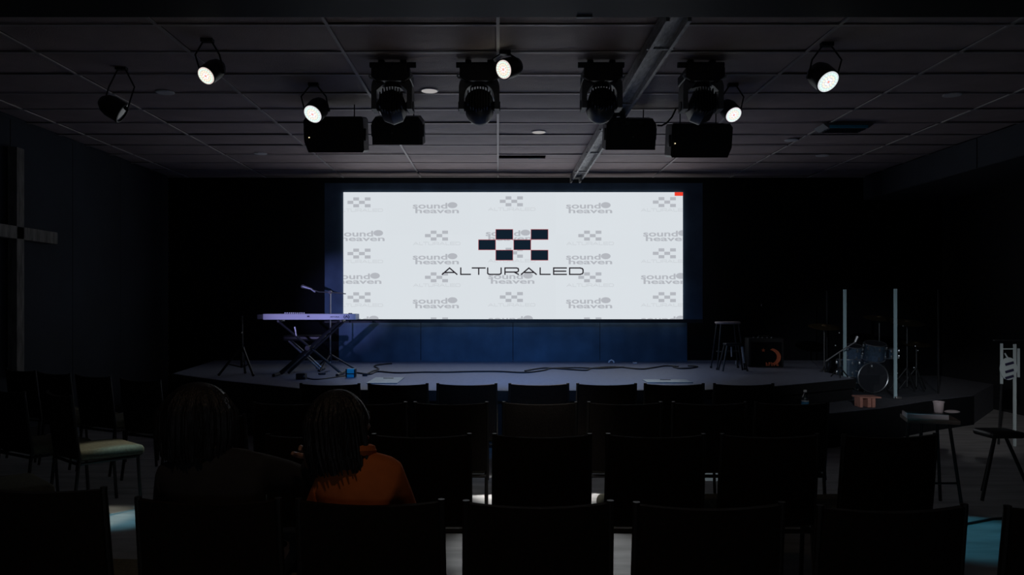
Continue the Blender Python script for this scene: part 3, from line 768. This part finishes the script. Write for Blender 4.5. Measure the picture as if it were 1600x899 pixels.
pe = thing('sustain_pedal', 'silver foot pedal lying under the keyboard stand', 'pedal', (c.x, c.y, SZ), R(35))
MB().box((0, 0, .012), (.08, .05, .022), bev=.004).build('base', 'black', pe, smooth=False)
MB().box((.05, 0, .032), (.11, .035, .012), (0, R(-14), 0), bev=.004).build('lever', 'steel', pe, smooth=False)
c = onstage(570, 588)
pg = thing('plug_adapter', 'small black power adapter on the cable right of the cyan box', 'adapter', (c.x, c.y, SZ), .2)
MB().box((0, 0, .018), (.06, .04, .034), bev=.005).build('case', 'black', pg)
MB().cyl((.03, 0, .018), (.05, 0, .018), .008, n=8).build('strain_relief', 'cable', pg)
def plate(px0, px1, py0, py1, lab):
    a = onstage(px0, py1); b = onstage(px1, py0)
    t = thing('pale_floor_patch', lab, 'floor plate', ((a.x+b.x)/2, (a.y+b.y)/2, SZ))
    MB().box((0, 0, .005), (b.x-a.x, b.y-a.y, .010), bev=.002, seg=1).build('plate', 'pale_patch', t, smooth=False)  # thin pale rectangle lying on the stage floor
    MB().box((0, (b.y-a.y)*.3, .012), (.12, .02, .006)).build('dark_bar', 'darkmetal', t, smooth=False)
plate(572, 632, 591, 600, 'pale flat patch on the stage floor right of the keyboard')
plate(1012, 1072, 594.5, 599, 'pale flat patch on the stage floor at the right front')
def cable(pts, lab, r=.010):
    P3 = []
    pp = [onstage(*p) for p in pts]
    for i in range(len(pp)-1):
        p0 = pp[max(i-1, 0)]; p1 = pp[i]; p2 = pp[i+1]; p3 = pp[min(i+2, len(pp)-1)]
        for k in range(6):
            t = k/6
            q = .5*((2*p1)+(p2-p0)*t+(2*p0-5*p1+4*p2-p3)*t*t+(3*p1-p0-3*p2+p3)*t**3); q.z = SZ+r; P3.append(q)
    e = pp[-1].copy(); e.z = SZ+r; P3.append(e)
    tag(MB().tube(P3, r, 6).build('stage_cable', 'cable'), lab, 'cable')
cable([(558, 584), (578, 586), (590, 582), (620, 584), (660, 583), (700, 583), (740, 582), (780, 582), (820, 583.5), (850, 580), (862, 577), (900, 576), (935, 577), (975, 575)], 'long black cable across the stage floor below the screen')
cable([(570, 587), (583, 581), (592, 578), (585, 573), (600, 570.5), (612, 569.5)], 'short kinked black cable running back from the adapter')
cable([(820, 581), (850, 576.5), (880, 578), (915, 580), (925, 577), (960, 574.5), (1000, 578), (1020, 576), (1040, 573), (1060, 574)], 'second black cable weaving on the right half of the stage')
cable([(480, 592), (492, 594), (510, 592.5), (540, 588)], 'thin black cable curling between the boxes under the keyboard stand', .007)
cable([(1052, 575), (1062, 577), (1080, 576.5), (1090, 574), (1075, 573)], 'small loop of black cable near the right end of the skirt')
c = onstage(958, 570)
pp_ = MB(); pp_.tube([(-.04, 0, .01), (-.03, 0, .035), (0, 0, .05), (.03, 0, .035), (.04, 0, .01)], .011, 6)
o = pp_.build('cable_clip', 'paper'); o.location = (c.x, 11.65, SZ+.003); tag(o, 'small white arched clip at the foot of the skirt', 'clip')
c = onstage(998, 571.5)
o = MB().box((0, 0, .012), (.06, .03, .02), bev=.004).build('tape_piece', 'paper'); o.location = (c.x, 11.62, SZ+.001); tag(o, 'small white strip lying at the foot of the skirt', 'tape')

# stool and guitar stand
c = onstage(1137, 577)
so = thing('bar_stool', 'tall stool with a thin pale round top on the right of the stage', 'stool', (c.x, c.y, SZ))
hs = ZP(503, c.y)-SZ
MB().lathe([(.10, hs-.03), (.165, hs-.028), (.172, hs-.012), (.165, hs), (.001, hs+.002)], n=32).build('top', 'stool', so)
for sx, sy in ((-1, -1), (1, -1), (-1, 1), (1, 1)):
    MB().tube([(sx*.12, sy*.10, hs-.03), (sx*.185, sy*.15, .01)], .010, 8).build('leg', 'darkmetal', so)
    MB().cyl((sx*.185, sy*.15, 0), (sx*.187, sy*.152, .03), .016, n=8).build('foot', 'black', so)
MB().tube([(.15*math.cos(2*PI*k/20), .13*math.sin(2*PI*k/20), .24) for k in range(20)], .007, 6, True).build('foot_ring', 'darkmetal', so)
c = onstage(1145, 581)
gs = thing('low_stand', 'low dark folding stand in front of the tall stool', 'stand', (c.x, c.y, SZ))
MB().box((0, 0, .36), (.22, .16, .03), bev=.008).build('top', 'darkmetal', gs)
for sx in (-1, 1):
    for sy in (-1, 1):
        MB().tube([(sx*.09, sy*.06, .35), (sx*.16, sy*.10, .012)], .012, 8).build('leg', 'darkmetal', gs)
MB().tube([(.10, -.08, .33), (.115, -.11, .12)], .018, 8).build('chrome_tube', 'steel', gs)
MB().tube([(-.04, -.07, .33), (-.035, -.07, .2)], .010, 8).build('clip', 'steel', gs)
MB().cyl((.02, -.08, .10), (.02, -.08, .15), .012, n=8).build('knob', 'steel', gs)

# amplifier with orange graphic
c = onstage(1197, 574.5)
am = thing('guitar_amplifier', 'black square amplifier with an orange curved graphic on its front', 'amplifier', (c.x, c.y, SZ), R(-6))
aw = 54*c.y/F
MB().box((0, .13, .21), (aw, .26, .40), bev=.015).build('cabinet', 'black', am)
MB().box((0.0, -.005, .19), (aw-.06, .012, .33), bev=.004).build('grille', 'curtain', am); amg = [o for o in bpy.data.objects if o.parent == am and o.name.startswith('grille')][0]
cres = MB(); N = 20
def ap(px, py): return ((px-1197)*c.y/F, SZ*0+ZP(py, c.y)-SZ)
o_ = [(1202+17*math.cos(R(a)), 558+14*math.sin(R(a))) for a in range(-75, 66, 7)]
i_ = [(1199+14*math.cos(R(a)), 558+11.5*math.sin(R(a))) for a in range(65, -76, -7)]
for k in range(len(o_)-1):
    n_ = len(o_)-1
    A, B2, C2, D_ = o_[k], o_[k+1], i_[n_-k-1], i_[n_-k]
    cres.prism([ap(*A), ap(*B2), ap(*C2), ap(*D_)], -.016, -.012, 'y')
cres.build('curved_graphic', 'orange', amg, smooth=False)
sg = MB(); sx_, sz_ = ap(1192.5, 547.5)
sg.prism([(sx_+(.03 if k % 2 == 0 else .013)*math.cos(PI/2+PI*k/5), sz_+(.03 if k % 2 == 0 else .013)*math.sin(PI/2+PI*k/5)) for k in range(10)], -.016, -.012, 'y'); sg.build('star_graphic', 'orange', amg, smooth=False)
lx, lz = ap(1205, 569)
for k in range(5):
    q = MB(); q.box((lx-.072+k*.036, -.014, lz), (.012, .004, .05)); q.box((lx-.062+k*.036, -.014, lz+(.018 if k % 2 else -.018)), (.022, .004, .012)); q.box((lx-.062+k*.036, -.014, lz+.002), (.018, .004, .010))
    q.build('letter_block', 'orange', amg, smooth=False)
for k in range(5): MB().cyl((-.16+k*.06, .03, .41), (-.16+k*.06, .03, .425), .012, n=10).build('knob', 'greymetal', am)
MB().tube([(-.08, .13, .41), (-.07, .13, .435), (.07, .13, .435), (.08, .13, .41)], .009, 6).build('handle', 'black', am)
# effect rack of pale pedals on top edge beside amp
wf = MB().box((0, 0, 0), (.01, .01, .03)).build('wall_fitting', 'white'); wf.location = (XP(1191, 12.3), 12.34, ZP(477, 12.3)); tag(wf, 'tiny white fitting on the black back wall above the amplifier', 'fitting')

# ------------------------------------------------------------ drums and shield
sh = thing('drum_shield', 'clear folding acrylic drum shield with pale upright edges', 'drum shield', (0, 0, LZ))
PTS = [(1292, 10.6), (1320, 9.75), (1399, 9.3), (1466, 9.8)]
W2 = [Vector((XP(px, d), d)) for px, d in PTS]
shh = ZP(452, 9.5)-LZ
for k, (a, b) in enumerate(zip(W2, W2[1:])):
    d = b-a; c2 = (a+b)/2
    z0_, z1_ = (.01, shh)
    MB().box((c2.x, c2.y, (z0_+z1_)/2), (d.length-.05, .008, z1_-z0_), (0, 0, math.atan2(d.y, d.x))).build('panel', 'acrylic', sh, smooth=False)
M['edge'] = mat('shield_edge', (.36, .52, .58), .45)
for k, a in enumerate(W2):
    z0_ = .01
    r_ = .017 if k in (1, 2) else .006
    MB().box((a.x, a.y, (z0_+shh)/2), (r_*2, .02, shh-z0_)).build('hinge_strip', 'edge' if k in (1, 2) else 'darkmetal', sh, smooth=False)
MB().box((W2[2].x+.02, W2[2].y-.02, .02), (.07, .06, .03), bev=.006).build('foot_clip', 'steel', sh)

def drum(t, name, cx, cy, cz, r, h, axis='z', tilt=0):
    m = Matrix.Translation((cx, cy, cz)) @ Matrix.Rotation(tilt, 4, 'X')
    if axis == 'y': m = Matrix.Translation((cx, cy, cz)) @ Matrix.Rotation(PI/2, 4, 'X')
    b = MB(); b.cyl((0, 0, -h/2), (0, 0, h/2), r, n=32); b.xf(m); o = b.build(name, 'drum', t)
    for s in (-1, 1):
        g = MB(); g.tube([((r+.004)*math.cos(2*PI*k/32), (r+.004)*math.sin(2*PI*k/32), s*h/2) for k in range(32)], .008, 6, True); g.xf(m); g.build('hoop', 'steel', o)
    g = MB(); g.cyl((0, 0, h/2), (0, 0, h/2+.004), r-.004, n=32); g.cyl((0, 0, -h/2-.004), (0, 0, -h/2), r-.004, n=32); g.xf(m); g.build('drum_head', 'drumhead', o)
    g = MB(); n = 8 if r > .18 else 6
    for k in range(n):
        a = 2*PI*(k+.5)/n; x, y = (r+.01)*math.cos(a), (r+.01)*math.sin(a)
        for s in (-1, 1): g.box((x, y, s*h*.28), (.02, .02, .035), (0, 0, a), bev=.003)
        g.cyl((x*1.02, y*1.02, h*.25), (x*1.02, y*1.02, h/2), .003, n=6); g.cyl((x*1.02, y*1.02, -h*.25), (x*1.02, y*1.02, -h/2), .003, n=6)
    g.xf(m); g.build('tuning_lugs', 'steel', o)
    return o
DD = 9.85
dk = thing('drum_kit', 'drum kit with chrome fittings behind the clear shield', 'drum kit', (XP(1365, DD), DD, LZ))
def dx(px): return XP(px, DD)-XP(1365, DD)
def dz(py): return ZP(py, DD)-LZ
drum(dk, 'bass_drum', dx(1366), .20, .2, .185, .34, 'y')
drum(dk, 'tom', dx(1347)-.02, .20, dz(552), .095, .16, tilt=.25)
drum(dk, 'tom', dx(1378), .20, dz(551), .125, .21, tilt=.25)
drum(dk, 'floor_tom', dx(1337), .22, dz(577), .125, .22)
drum(dk, 'snare_drum', dx(1412), .45, dz(556), .14, .12)
MB().sph((dx(1364), .03, dz(573)), (.022, .02, .03), 12, 8).build('bass_drum_clamp', 'steel', dk)
for a, b, r in ((dx(1306), dz(512), .2), (dx(1440), dz(505), .22), (dx(1395), dz(498), .19), (dx(1455), dz(540), .17)):
    s_ = MB(); s_.tube([(a, .35, .05), (a, .35, b)], .009, 8); o = s_.build('cymbal_stand', 'darkmetal', dk)
    y_ = MB(); y_.lathe([(r, -.004), (r*.5, .01), (.04, .016), (.025, .03), (.004, .032)], (0, 0, 0), 28); y_.xf(Matrix.Translation((a, .35, b)) @ Matrix.Rotation(.2, 4, 'X')); y_.build('cymbal', 'cymbal', o)
    f_ = MB()
    for k in range(3):
        q = 2*PI*k/3+.5; f_.tube([(a, .35, .30), (a+.2*math.cos(q), .35+.2*math.sin(q), .012)], .008, 6)
    f_.build('stand_feet', 'darkmetal', o)
for px, py, q in ((1318, 521, 1), (1311, 538, 0), (1312, 541, 1), (1419, 510, 1), (1438, 542, 1), (1442, 549, 1), (1436, 576, 1), (1410, 585, 1), (1411, 592, 0), (1447, 614, 0)):
    MB().sph((dx(px), .12, max(.03, dz(py))), .010, 8, 6).build('wing_nut', 'steel', dk) if q else None
bs = thing('boom_stand', 'slanted microphone boom pointing at the drums', 'microphone stand', (XP(1306, 9.4), 9.4, SZ))
DBm = 9.4
def bp_(px, py): return Vector((XP(px, DBm)-XP(1306, 9.4), 0, ZP(py, DBm)-SZ))
MB().tube([bp_(1290, 565), bp_(1312, 550), bp_(1336, 535)], .008, 8).build('boom', 'greymetal', bs)
MB().tube([bp_(1336, 535), bp_(1340, 526)], [.014, .018], 8).build('microphone', 'greymetal', bs)
pb = bp_(1312, 550); MB().tube([(pb.x, 0, .02), pb], .010, 8).build('pole', 'darkmetal', bs)
for k in range(3):
    a = 2*PI*k/3+.2; MB().tube([(pb.x, 0, .14), (pb.x+.11*math.cos(a), .10*math.sin(a), .012)], .008, 6).build('leg', 'darkmetal', bs)

# step stool of reddish blocks
c = P(1352, 637, 8.52)
rb = thing('block_riser', 'reddish small block stand on the low platform at the right', 'stand', (XP(1344, 8.52), 8.52, LZ))
u = 8.52/F
for xa_, xb_ in ((0, 4.6), (12, 17.5), (19, 24)):
    MB().box(((xa_+xb_)/2*u, .07, .052), ((xb_-xa_)*u, .14, .10), bev=.003, seg=1).build('block', 'brick', rb, smooth=False)
MB().box((16.5*u, .10, .109), (34*u, .20, .014), bev=.003, seg=1).build('top_board', 'brick', rb, smooth=False)
MB().box((30*u, .15, .052), (4*u, .08, .10), bev=.003, seg=1).build('block', 'brick', rb, smooth=False)

# water bottle
D = 8.15
bo = thing('water_bottle', 'clear plastic water bottle with blue label behind the second row chairs', 'bottle', (XP(1258, D), D, LZ))
MB().lathe([(.03, .0), (.036, .008), (.036, .05), (.033, .06), (.036, .07), (.036, .13), (.033, .16), (.014, .20), (.013, .215)], n=20).build('body', 'bottle', bo)
MB().lathe([(.0155, .213), (.0165, .216), (.0165, .233), (.001, .234)], n=16).build('cap', 'white', bo)
MB().lathe([(.0372, .06), (.0372, .115)], n=20).build('label', 'water_label', bo)
MB().lathe([(.0375, .115), (.0375, .123)], n=20).build('label_band', 'white', bo)

# ------------------------------------------------------------ right side: table with cup, bag, stand with oval plate
D = 5.6
tb = thing('side_table', 'small side table holding a paper cup at the right', 'table', (XP(1470, D), D+.15, 0))
zt = ZP(655, D)
zt = .66
MB().box((0, 0, zt-.015), (.34, .30, .03), (0, 0, R(-18)), bev=.004).build('top', 'wood', tb)
for sx, sy in ((-1, -1), (1, -1), (1, 1), (-1, 1)):
    MB().tube([(sx*.10, sy*.08, zt-.03), (sx*.16, sy*.14, .01)], .012, 8).build('leg', 'darkmetal', tb)
MB().tube([(-.14, -.12, .2), (.14, -.12, .2)], .008, 6).build('stretcher', 'darkmetal', tb)
tb.location.z = 0
bkx = thing('flat_case', 'pale flat box lying on the small side table', 'box', (XP(1462, D-.02), D+.12, zt+.001), R(-18))
MB().box((0, 0, .0175), (.27, .20, .035), bev=.003).build('case_body', 'cup', bkx, smooth=False)
MB().box((0, 0, .037), (.262, .192, .003)).build('case_lid', 'darkmetal', bkx, smooth=False)
cp = thing('paper_cup', 'pale paper cup standing on the flat box on the side table', 'cup', (XP(1479, D), D+.10, zt+.0405))
MB().lathe([(.028, 0), (.029, .002), (.036, .075)], n=24).build('cup_wall', 'cup', cp)
MB().tube([(.037*math.cos(2*PI*k/24), .037*math.sin(2*PI*k/24), .077) for k in range(24)], .003, 6, True).build('rim', 'cup', cp)
nk = MB(); nk.sph((0, 0, .012), (.055, .04, .012), 14, 8); o = nk.build('crumpled_napkin', 'cup'); o.location = (XP(1494, D), D+.05, zt+.040); tag(o, 'pale napkin beside the paper cup', 'napkin')

D = 8.2
fs = thing('display_frame', 'metal frame holding a pale oval plate with dark slanted bars', 'sign', (XP(1575, D), D, 0))
def fx(px): return XP(px, D)-XP(1575, D)
MB().box((fx(1565), 0, ZP(600, D)/2+ZP(537, D)/2), (.020, .02, ZP(537, D)-ZP(600, D))).build('post', 'platepale', fs, smooth=False)
MB().box((fx(1585.5), 0, ZP(538, D)/2), (.024, .02, ZP(538, D))).build('post', 'platepale', fs, smooth=False)
MB().box((fx(1593.5), .02, (ZP(545, D)+ZP(590, D))/2), (.016, .02, ZP(545, D)-ZP(590, D))).build('post', 'platepale', fs, smooth=False)
MB().box((fx(1575), 0, ZP(545.5, D)), (.14, .012, .012)).build('crossbar', 'platepale', fs, smooth=False)
MB().box((fx(1578), 0, ZP(532, D)), (.34, .02, .012)).build('crossbar', 'darkmetal', fs, smooth=False)
ov = MB(); cx_, cz_ = fx(1573), ZP(576, D)
ov.prism([(cx_+.088*math.cos(2*PI*k/36), cz_+.118*math.sin(2*PI*k/36)) for k in range(36)], -.035, -.02, 'y'); ov.build('oval_plate', 'platepale', fs, smooth=False)
for py in (568, 579.5, 589):
    MB().box((fx(1573.5), -.04, ZP(py, D)), (.088, .008, .026), (0, R(-16), 0)).build('slanted_bar', 'ink', fs, smooth=False)
MB().tube([(fx(1567), -.03, ZP(552, D)), (fx(1571.5), -.03, ZP(559, D))], .008, 6).build('hook', 'platepale', fs)
MB().tube([(fx(1565), 0, ZP(600, D)), (fx(1560), 0, .02)], .012, 6).build('leg', 'darkmetal', fs)
D = 6.0
mt = thing('folding_stool', 'dim folded tripod stool at the right edge', 'stool', (XP(1560, D), D, 0))
MB().box((0, 0, .50), (.26, .24, .05), bev=.02, seg=3).build('seat', 'blackplastic', mt)
for a, b in ((-.2, -.12), (.18, -.14), (0, .2)):
    MB().tube([(a*.2, b*.2, .48), (a, b, .012)], .013, 8).build('leg', 'darkmetal', mt)
gc = MB(); gc.tube([(XP(1462, 5.3), 5.3, .008), (XP(1500, 5.25), 5.25, .008), (XP(1550, 5.4), 5.4, .008), (XP(1640, 5.5), 5.5, .008)], .008, 6)
tag(gc.build('floor_cable', 'cable'), 'thin black cable on the floor at the right', 'cable')

# ------------------------------------------------------------ people
def skin_mesh(chains, sub=2):
    """chains: list of (list of points, list of radii); first point of a chain equal to an existing vertex joins to it"""
    verts = []; rad = []; edges = []; idx = {}
    for pts, rs in chains:
        prev = None
        for p, r in zip(pts, rs):
            k = tuple(round(q, 4) for q in p)
            if k not in idx: idx[k] = len(verts); verts.append(p); rad.append(r)
            i = idx[k]
            if prev is not None: edges.append((prev, i))
            prev = i
    me = bpy.data.meshes.new('s'); me.from_pydata([tuple(v) for v in verts], edges, []); o = bpy.data.objects.new('s', me); COL.objects.link(o)
    sk_ = o.modifiers.new('skin', 'SKIN'); sk_.use_smooth_shade = True
    for i, r in enumerate(rad):
        v = me.skin_vertices[0].data[i]; v.radius = (r, r) if not hasattr(r, '__len__') else r; v.use_root = (i == 0)
    sb = o.modifiers.new('sub', 'SUBSURF'); sb.levels = sub; sb.render_levels = sub
    dg = bpy.context.evaluated_depsgraph_get(); m2 = bpy.data.meshes.new_from_object(o.evaluated_get(dg))
    bpy.data.objects.remove(o); return m2
def V(*a): return Vector(a)
def head_bm(mb, M4, sc=1.0):
    bm = mb.bm; r = bmesh.ops.create_uvsphere(bm, u_segments=32, v_segments=22, radius=1)
    for v in r['verts']:
        x, y, z = v.co
        X, Y, Z = x*.076, y*.095, z*.115
        if z < 0: X *= 1+.28*z; Y *= (1+.10*z if y > 0 else 1+.35*z)
        if y > .6 and abs(x) < .25 and -.35 < z < .12: Y += .022*(1-abs(x)/.25)*(1-(z+.12 if z > -.12 else (-.12-z))/.25 if abs(z+.12) < .25 else 0)
        if y > .6 and .02 < z < .22 and .2 < abs(x) < .5: Y -= .008
        if y > .6 and -.62 < z < -.45 and abs(x) < .3: Y += .006
        v.co = (X*sc, Y*sc, Z*sc)
    bmesh.ops.transform(bm, matrix=M4, verts=r['verts'])
    for s in (-1, 1):
        mt_ = M4 @ Matrix.Translation((s*.076*sc, -.005, -.005)) @ Matrix.Diagonal((.012, .022, .034, 1))
        bmesh.ops.create_uvsphere(bm, u_segments=12, v_segments=8, radius=1, matrix=mt_)
def fingers(wrist, dirv, up, side, curl=.5, sc=1):
    d = Vector(dirv).normalized(); u = Vector(up).normalized(); s = d.cross(u).normalized()*side; out = []
    w0 = Vector(wrist)
    out.append(([w0, w0+d*.045*sc, w0+d*.085*sc], [.026*sc, (.034*sc, .018*sc), (.034*sc, .015*sc)]))
    ch_ = []
    for k, L in enumerate((.066, .075, .070, .055)):
        b = w0+d*.082*sc+s*(.027-.018*k)*sc; p = b; pts = [b-d*.02]; rr = [.008*sc]; dd = d.copy()
        for j, f in enumerate((.45, .3, .25)):
            pts.append(p+Vector()); rr.append(.0088*sc-.0008*j)
            dd = (dd-u*curl*(.45+.35*j)).normalized(); p = p+dd*L*f*sc
        pts.append(p); rr.append(.0068*sc); ch_.append((pts, rr))
    tb_ = w0+d*.02+s*.022; ch_.append(([tb_, tb_+(d*.5+s*.8).normalized()*.035, tb_+(d*.9+s*.6-u*.2).normalized()*.065], [.012, .0105, .008]))
    return out, ch_
def person(name, lab, joints, body_m, hair_fn, yaw, tiltm, legx, ground_y):
    J = joints; t = thing(name, lab, 'person', (J['pelvis'].x, J['pelvis'].y, 0)); base = Vector(t.location)
    def loc(p): return Vector(p)-base
    chains = []
    pel, wa, ch_, nb, hd = [loc(J[k]) for k in ('pelvis', 'waist', 'chest', 'neck', 'head')]
    chains.append(([pel, wa, ch_, nb, hd+Vector((0, -.01, -.05))], [(.15, .11), (.13, .10), (.15, .10), .056, .054]))
    fl_ = []; shirt = [([pel, wa, ch_, nb], [(.16, .12), (.142, .112), (.162, .112), .066])]
    trou = [([pel+Vector((0, 0, -.01))], [(.16, .12)])]
    troul = []
    for s, S_ in ((-1, 'l'), (1, 'r')):
        sh_, el, wr = loc(J['sh_'+S_]), loc(J['el_'+S_]), loc(J['wr_'+S_])
        chains.append(([ch_, sh_, el, wr], [(.15, .10), .055, .040, .028]))
        shirt.append(([ch_, sh_, el, (el+wr)/2, el+(wr-el)*.92], [(.162, .112), .074, .056, .050, .046]))
        _, fg = fingers(wr, wr-el, J.get('up_'+S_, V(0, 0, 1)), s, .55)
        palm, _2 = fingers(wr, wr-el, J.get('up_'+S_, V(0, 0, 1)), s, .55)
        chains.append(([wr]+[Vector(q) for q in palm[0][0][1:]], [.028, (.036, .018), (.032, .014)]))
        fl_ += fg
        kn, an = loc(J['kn_'+S_]), loc(J['an_'+S_]); hip = pel+Vector((s*.09, .03, -.02)); toe = an+Vector((0, .17, -.05)); 
        chains.append(([pel, hip, kn, an, toe], [(.15, .11), .085, .058, .042, .032]))
        troul.append(([pel+Vector((0, 0, -.01)), hip, (hip+kn)/2, kn, an+Vector((0, 0, .02))], [(.15, .11), .093, .08, .068, .052]))
    me = skin_mesh(chains); bm = bmesh.new(); bm.from_mesh(me)
    if fl_:
        for c_ in fl_:
            m3 = skin_mesh([c_], 1); bm.from_mesh(m3)
    hb = MB(); hb.bm.free(); hb.bm = bm
    HM = Matrix.Translation(hd) @ Euler((tiltm[0], tiltm[1], yaw), 'XYZ').to_matrix().to_4x4()
    head_bm(hb, HM)
    body = hb.build('body', 'skin', t)
    def mesh_child(n, me_, m_):
        me_.materials.clear(); me_.materials.append(M[m_]); me_.name = n
        me_.polygons.foreach_set('use_smooth', [True]*len(me_.polygons))
        o = bpy.data.objects.new(n, me_); COL.objects.link(o); o.parent = t; return o
    mesh_child('jacket' if body_m == 'shirt' else 'sweater', skin_mesh(shirt), body_m)
    mesh_child('trousers', skin_mesh(troul), 'denim')
    cb_ = MB(); cb_.tube([nb+Vector((.066*math.cos(2*PI*k/20), .062*math.sin(2*PI*k/20), .02-.01*math.sin(2*PI*k/20))) for k in range(20)], .022, 8, True); cb_.build('collar', body_m, t)
    e = MB()
    for s in (-1, 1): e.sph((s*.03, .083, .012), .013, 12, 8)
    e.xf(HM); e.build('eyes', 'eye', body)
    l = MB(); l.sph((0, .088, -.052), (.024, .010, .008), 12, 8); l.xf(HM); l.build('lips', 'lips', body)
    for s, S_ in ((-1, 'l'), (1, 'r')):
        an = loc(J['an_'+S_]); b = MB(); b.box((an.x, an.y+.07, .045), (.095, .27, .088), bev=.035, seg=4); b.build('shoe', 'shoe', t)
    hair_fn(t, HM); return t
def hair(lenz, wide, drape, seed):
    def f(t, HM):
        rnd = random.Random(seed); b = MB(); bm = b.bm; NU, NV = 56, 26; g = []
        for j in range(NV+1):
            v = j/NV; row = []
            for i in range(NU):
                a = 2*PI*i/NU
                # opening in front grows below the fringe
                if v < .45:
                    th = v/.45*PI/2; r_ = math.sin(th); z = .128*math.cos(th)+.004
                    rx, ry = .092*wide*r_, .112*r_
                else:
                    q = (v-.45)/.55; z = .004-lenz*q; rx = .092*wide*(1+drape*q); ry = .112*(1-.12*q)
                fr_a = math.atan2(math.sin(a-PI/2), math.cos(a-PI/2))  # 0 at +y
                if v > .33:
                    op = R(58)*min(1, (v-.33)/.15)
                    if abs(fr_a) < op: fr_a = op*(1 if fr_a >= 0 else -1)*(.98+.02*abs(fr_a)/op)
                aa = fr_a+PI/2
                n_ = 1+.035*math.sin(i*2.3+seed)+.02*math.sin(i*5.1+j*.35)+rnd.uniform(-.006, .006)
                row.append(bm.verts.new((rx*n_*math.cos(aa), ry*n_*math.sin(aa)-.008, z+(rnd.uniform(-.012, .006) if j == NV else 0))))
            g.append(row)
        for j in range(NV):
            for i in range(NU):
                try: bm.faces.new((g[j][i], g[j][(i+1) % NU], g[j+1][(i+1) % NU], g[j+1][i]))
                except ValueError: pass
        b.xf(HM); o = b.build('hair', 'hair', t)
        sd = MB()      # loose locks
        for k in range(34):
            a = R(rnd.uniform(150, 390)); r_ = rnd.uniform(.97, 1.06)
            x, y = .093*wide*math.cos(a)*r_, .112*math.sin(a)*r_-.008
            sd.tube([(x*.7, y*.7, .09), (x, y, .03), (x*1.03, y*1.03, -.06), (x*(1+drape*.6), y, -lenz*.7), (x*(1+drape)+rnd.uniform(-.01, .01), y*.95, -lenz*1.06)], [.004, .008, .008, .006, .002], 5)
        sd.xf(HM); sd.build('hair_locks', 'hair', t)
    return f
# woman in the orange jacket (right)
J2 = dict(pelvis=V(-.42, 2.72, .545), waist=V(-.44, 2.70, .70), chest=V(-.45, 2.69, .845), neck=V(-.505, 2.70, .965), head=V(-.545, 2.72, 1.063),
          sh_l=V(-.585, 2.70, .855), sh_r=V(-.36, 2.69, .885), el_l=V(-.66, 2.80, .68), wr_l=V(-.56, 3.0, .63), el_r=V(-.315, 2.78, .67), wr_r=V(-.38, 2.98, .64),
          kn_l=V(-.52, 3.12, .53), kn_r=V(-.30, 3.12, .53), an_l=V(-.53, 3.12, .10), an_r=V(-.29, 3.12, .10))
person('person', 'seated person in an orange jacket with long dark hair, head leaning left', J2, 'shirt', hair(.145, 1.12, .08, 3), R(-55), (R(4), R(-8)), 0, 0)
J1 = dict(pelvis=V(-.95, 2.80, .545), waist=V(-.96, 2.78, .70), chest=V(-.975, 2.77, .845), neck=V(-1.03, 2.77, .96), head=V(-1.065, 2.79, 1.08),
          sh_l=V(-1.15, 2.76, .875), sh_r=V(-.84, 2.76, .90), el_l=V(-1.20, 2.86, .66), wr_l=V(-1.06, 3.06, .63), el_r=V(-.685, 2.95, .82), wr_r=V(-.665, 2.80, .935),
          kn_l=V(-1.07, 3.22, .53), kn_r=V(-.84, 3.22, .53), an_l=V(-1.08, 3.22, .10), an_r=V(-.83, 3.22, .10))
person('person', 'seated person in dark clothes with dark hair, arm around the neighbour', J1, 'hoodie', hair(.13, 1.38, -.02, 8), R(-8), (0, 0), 0, 0)
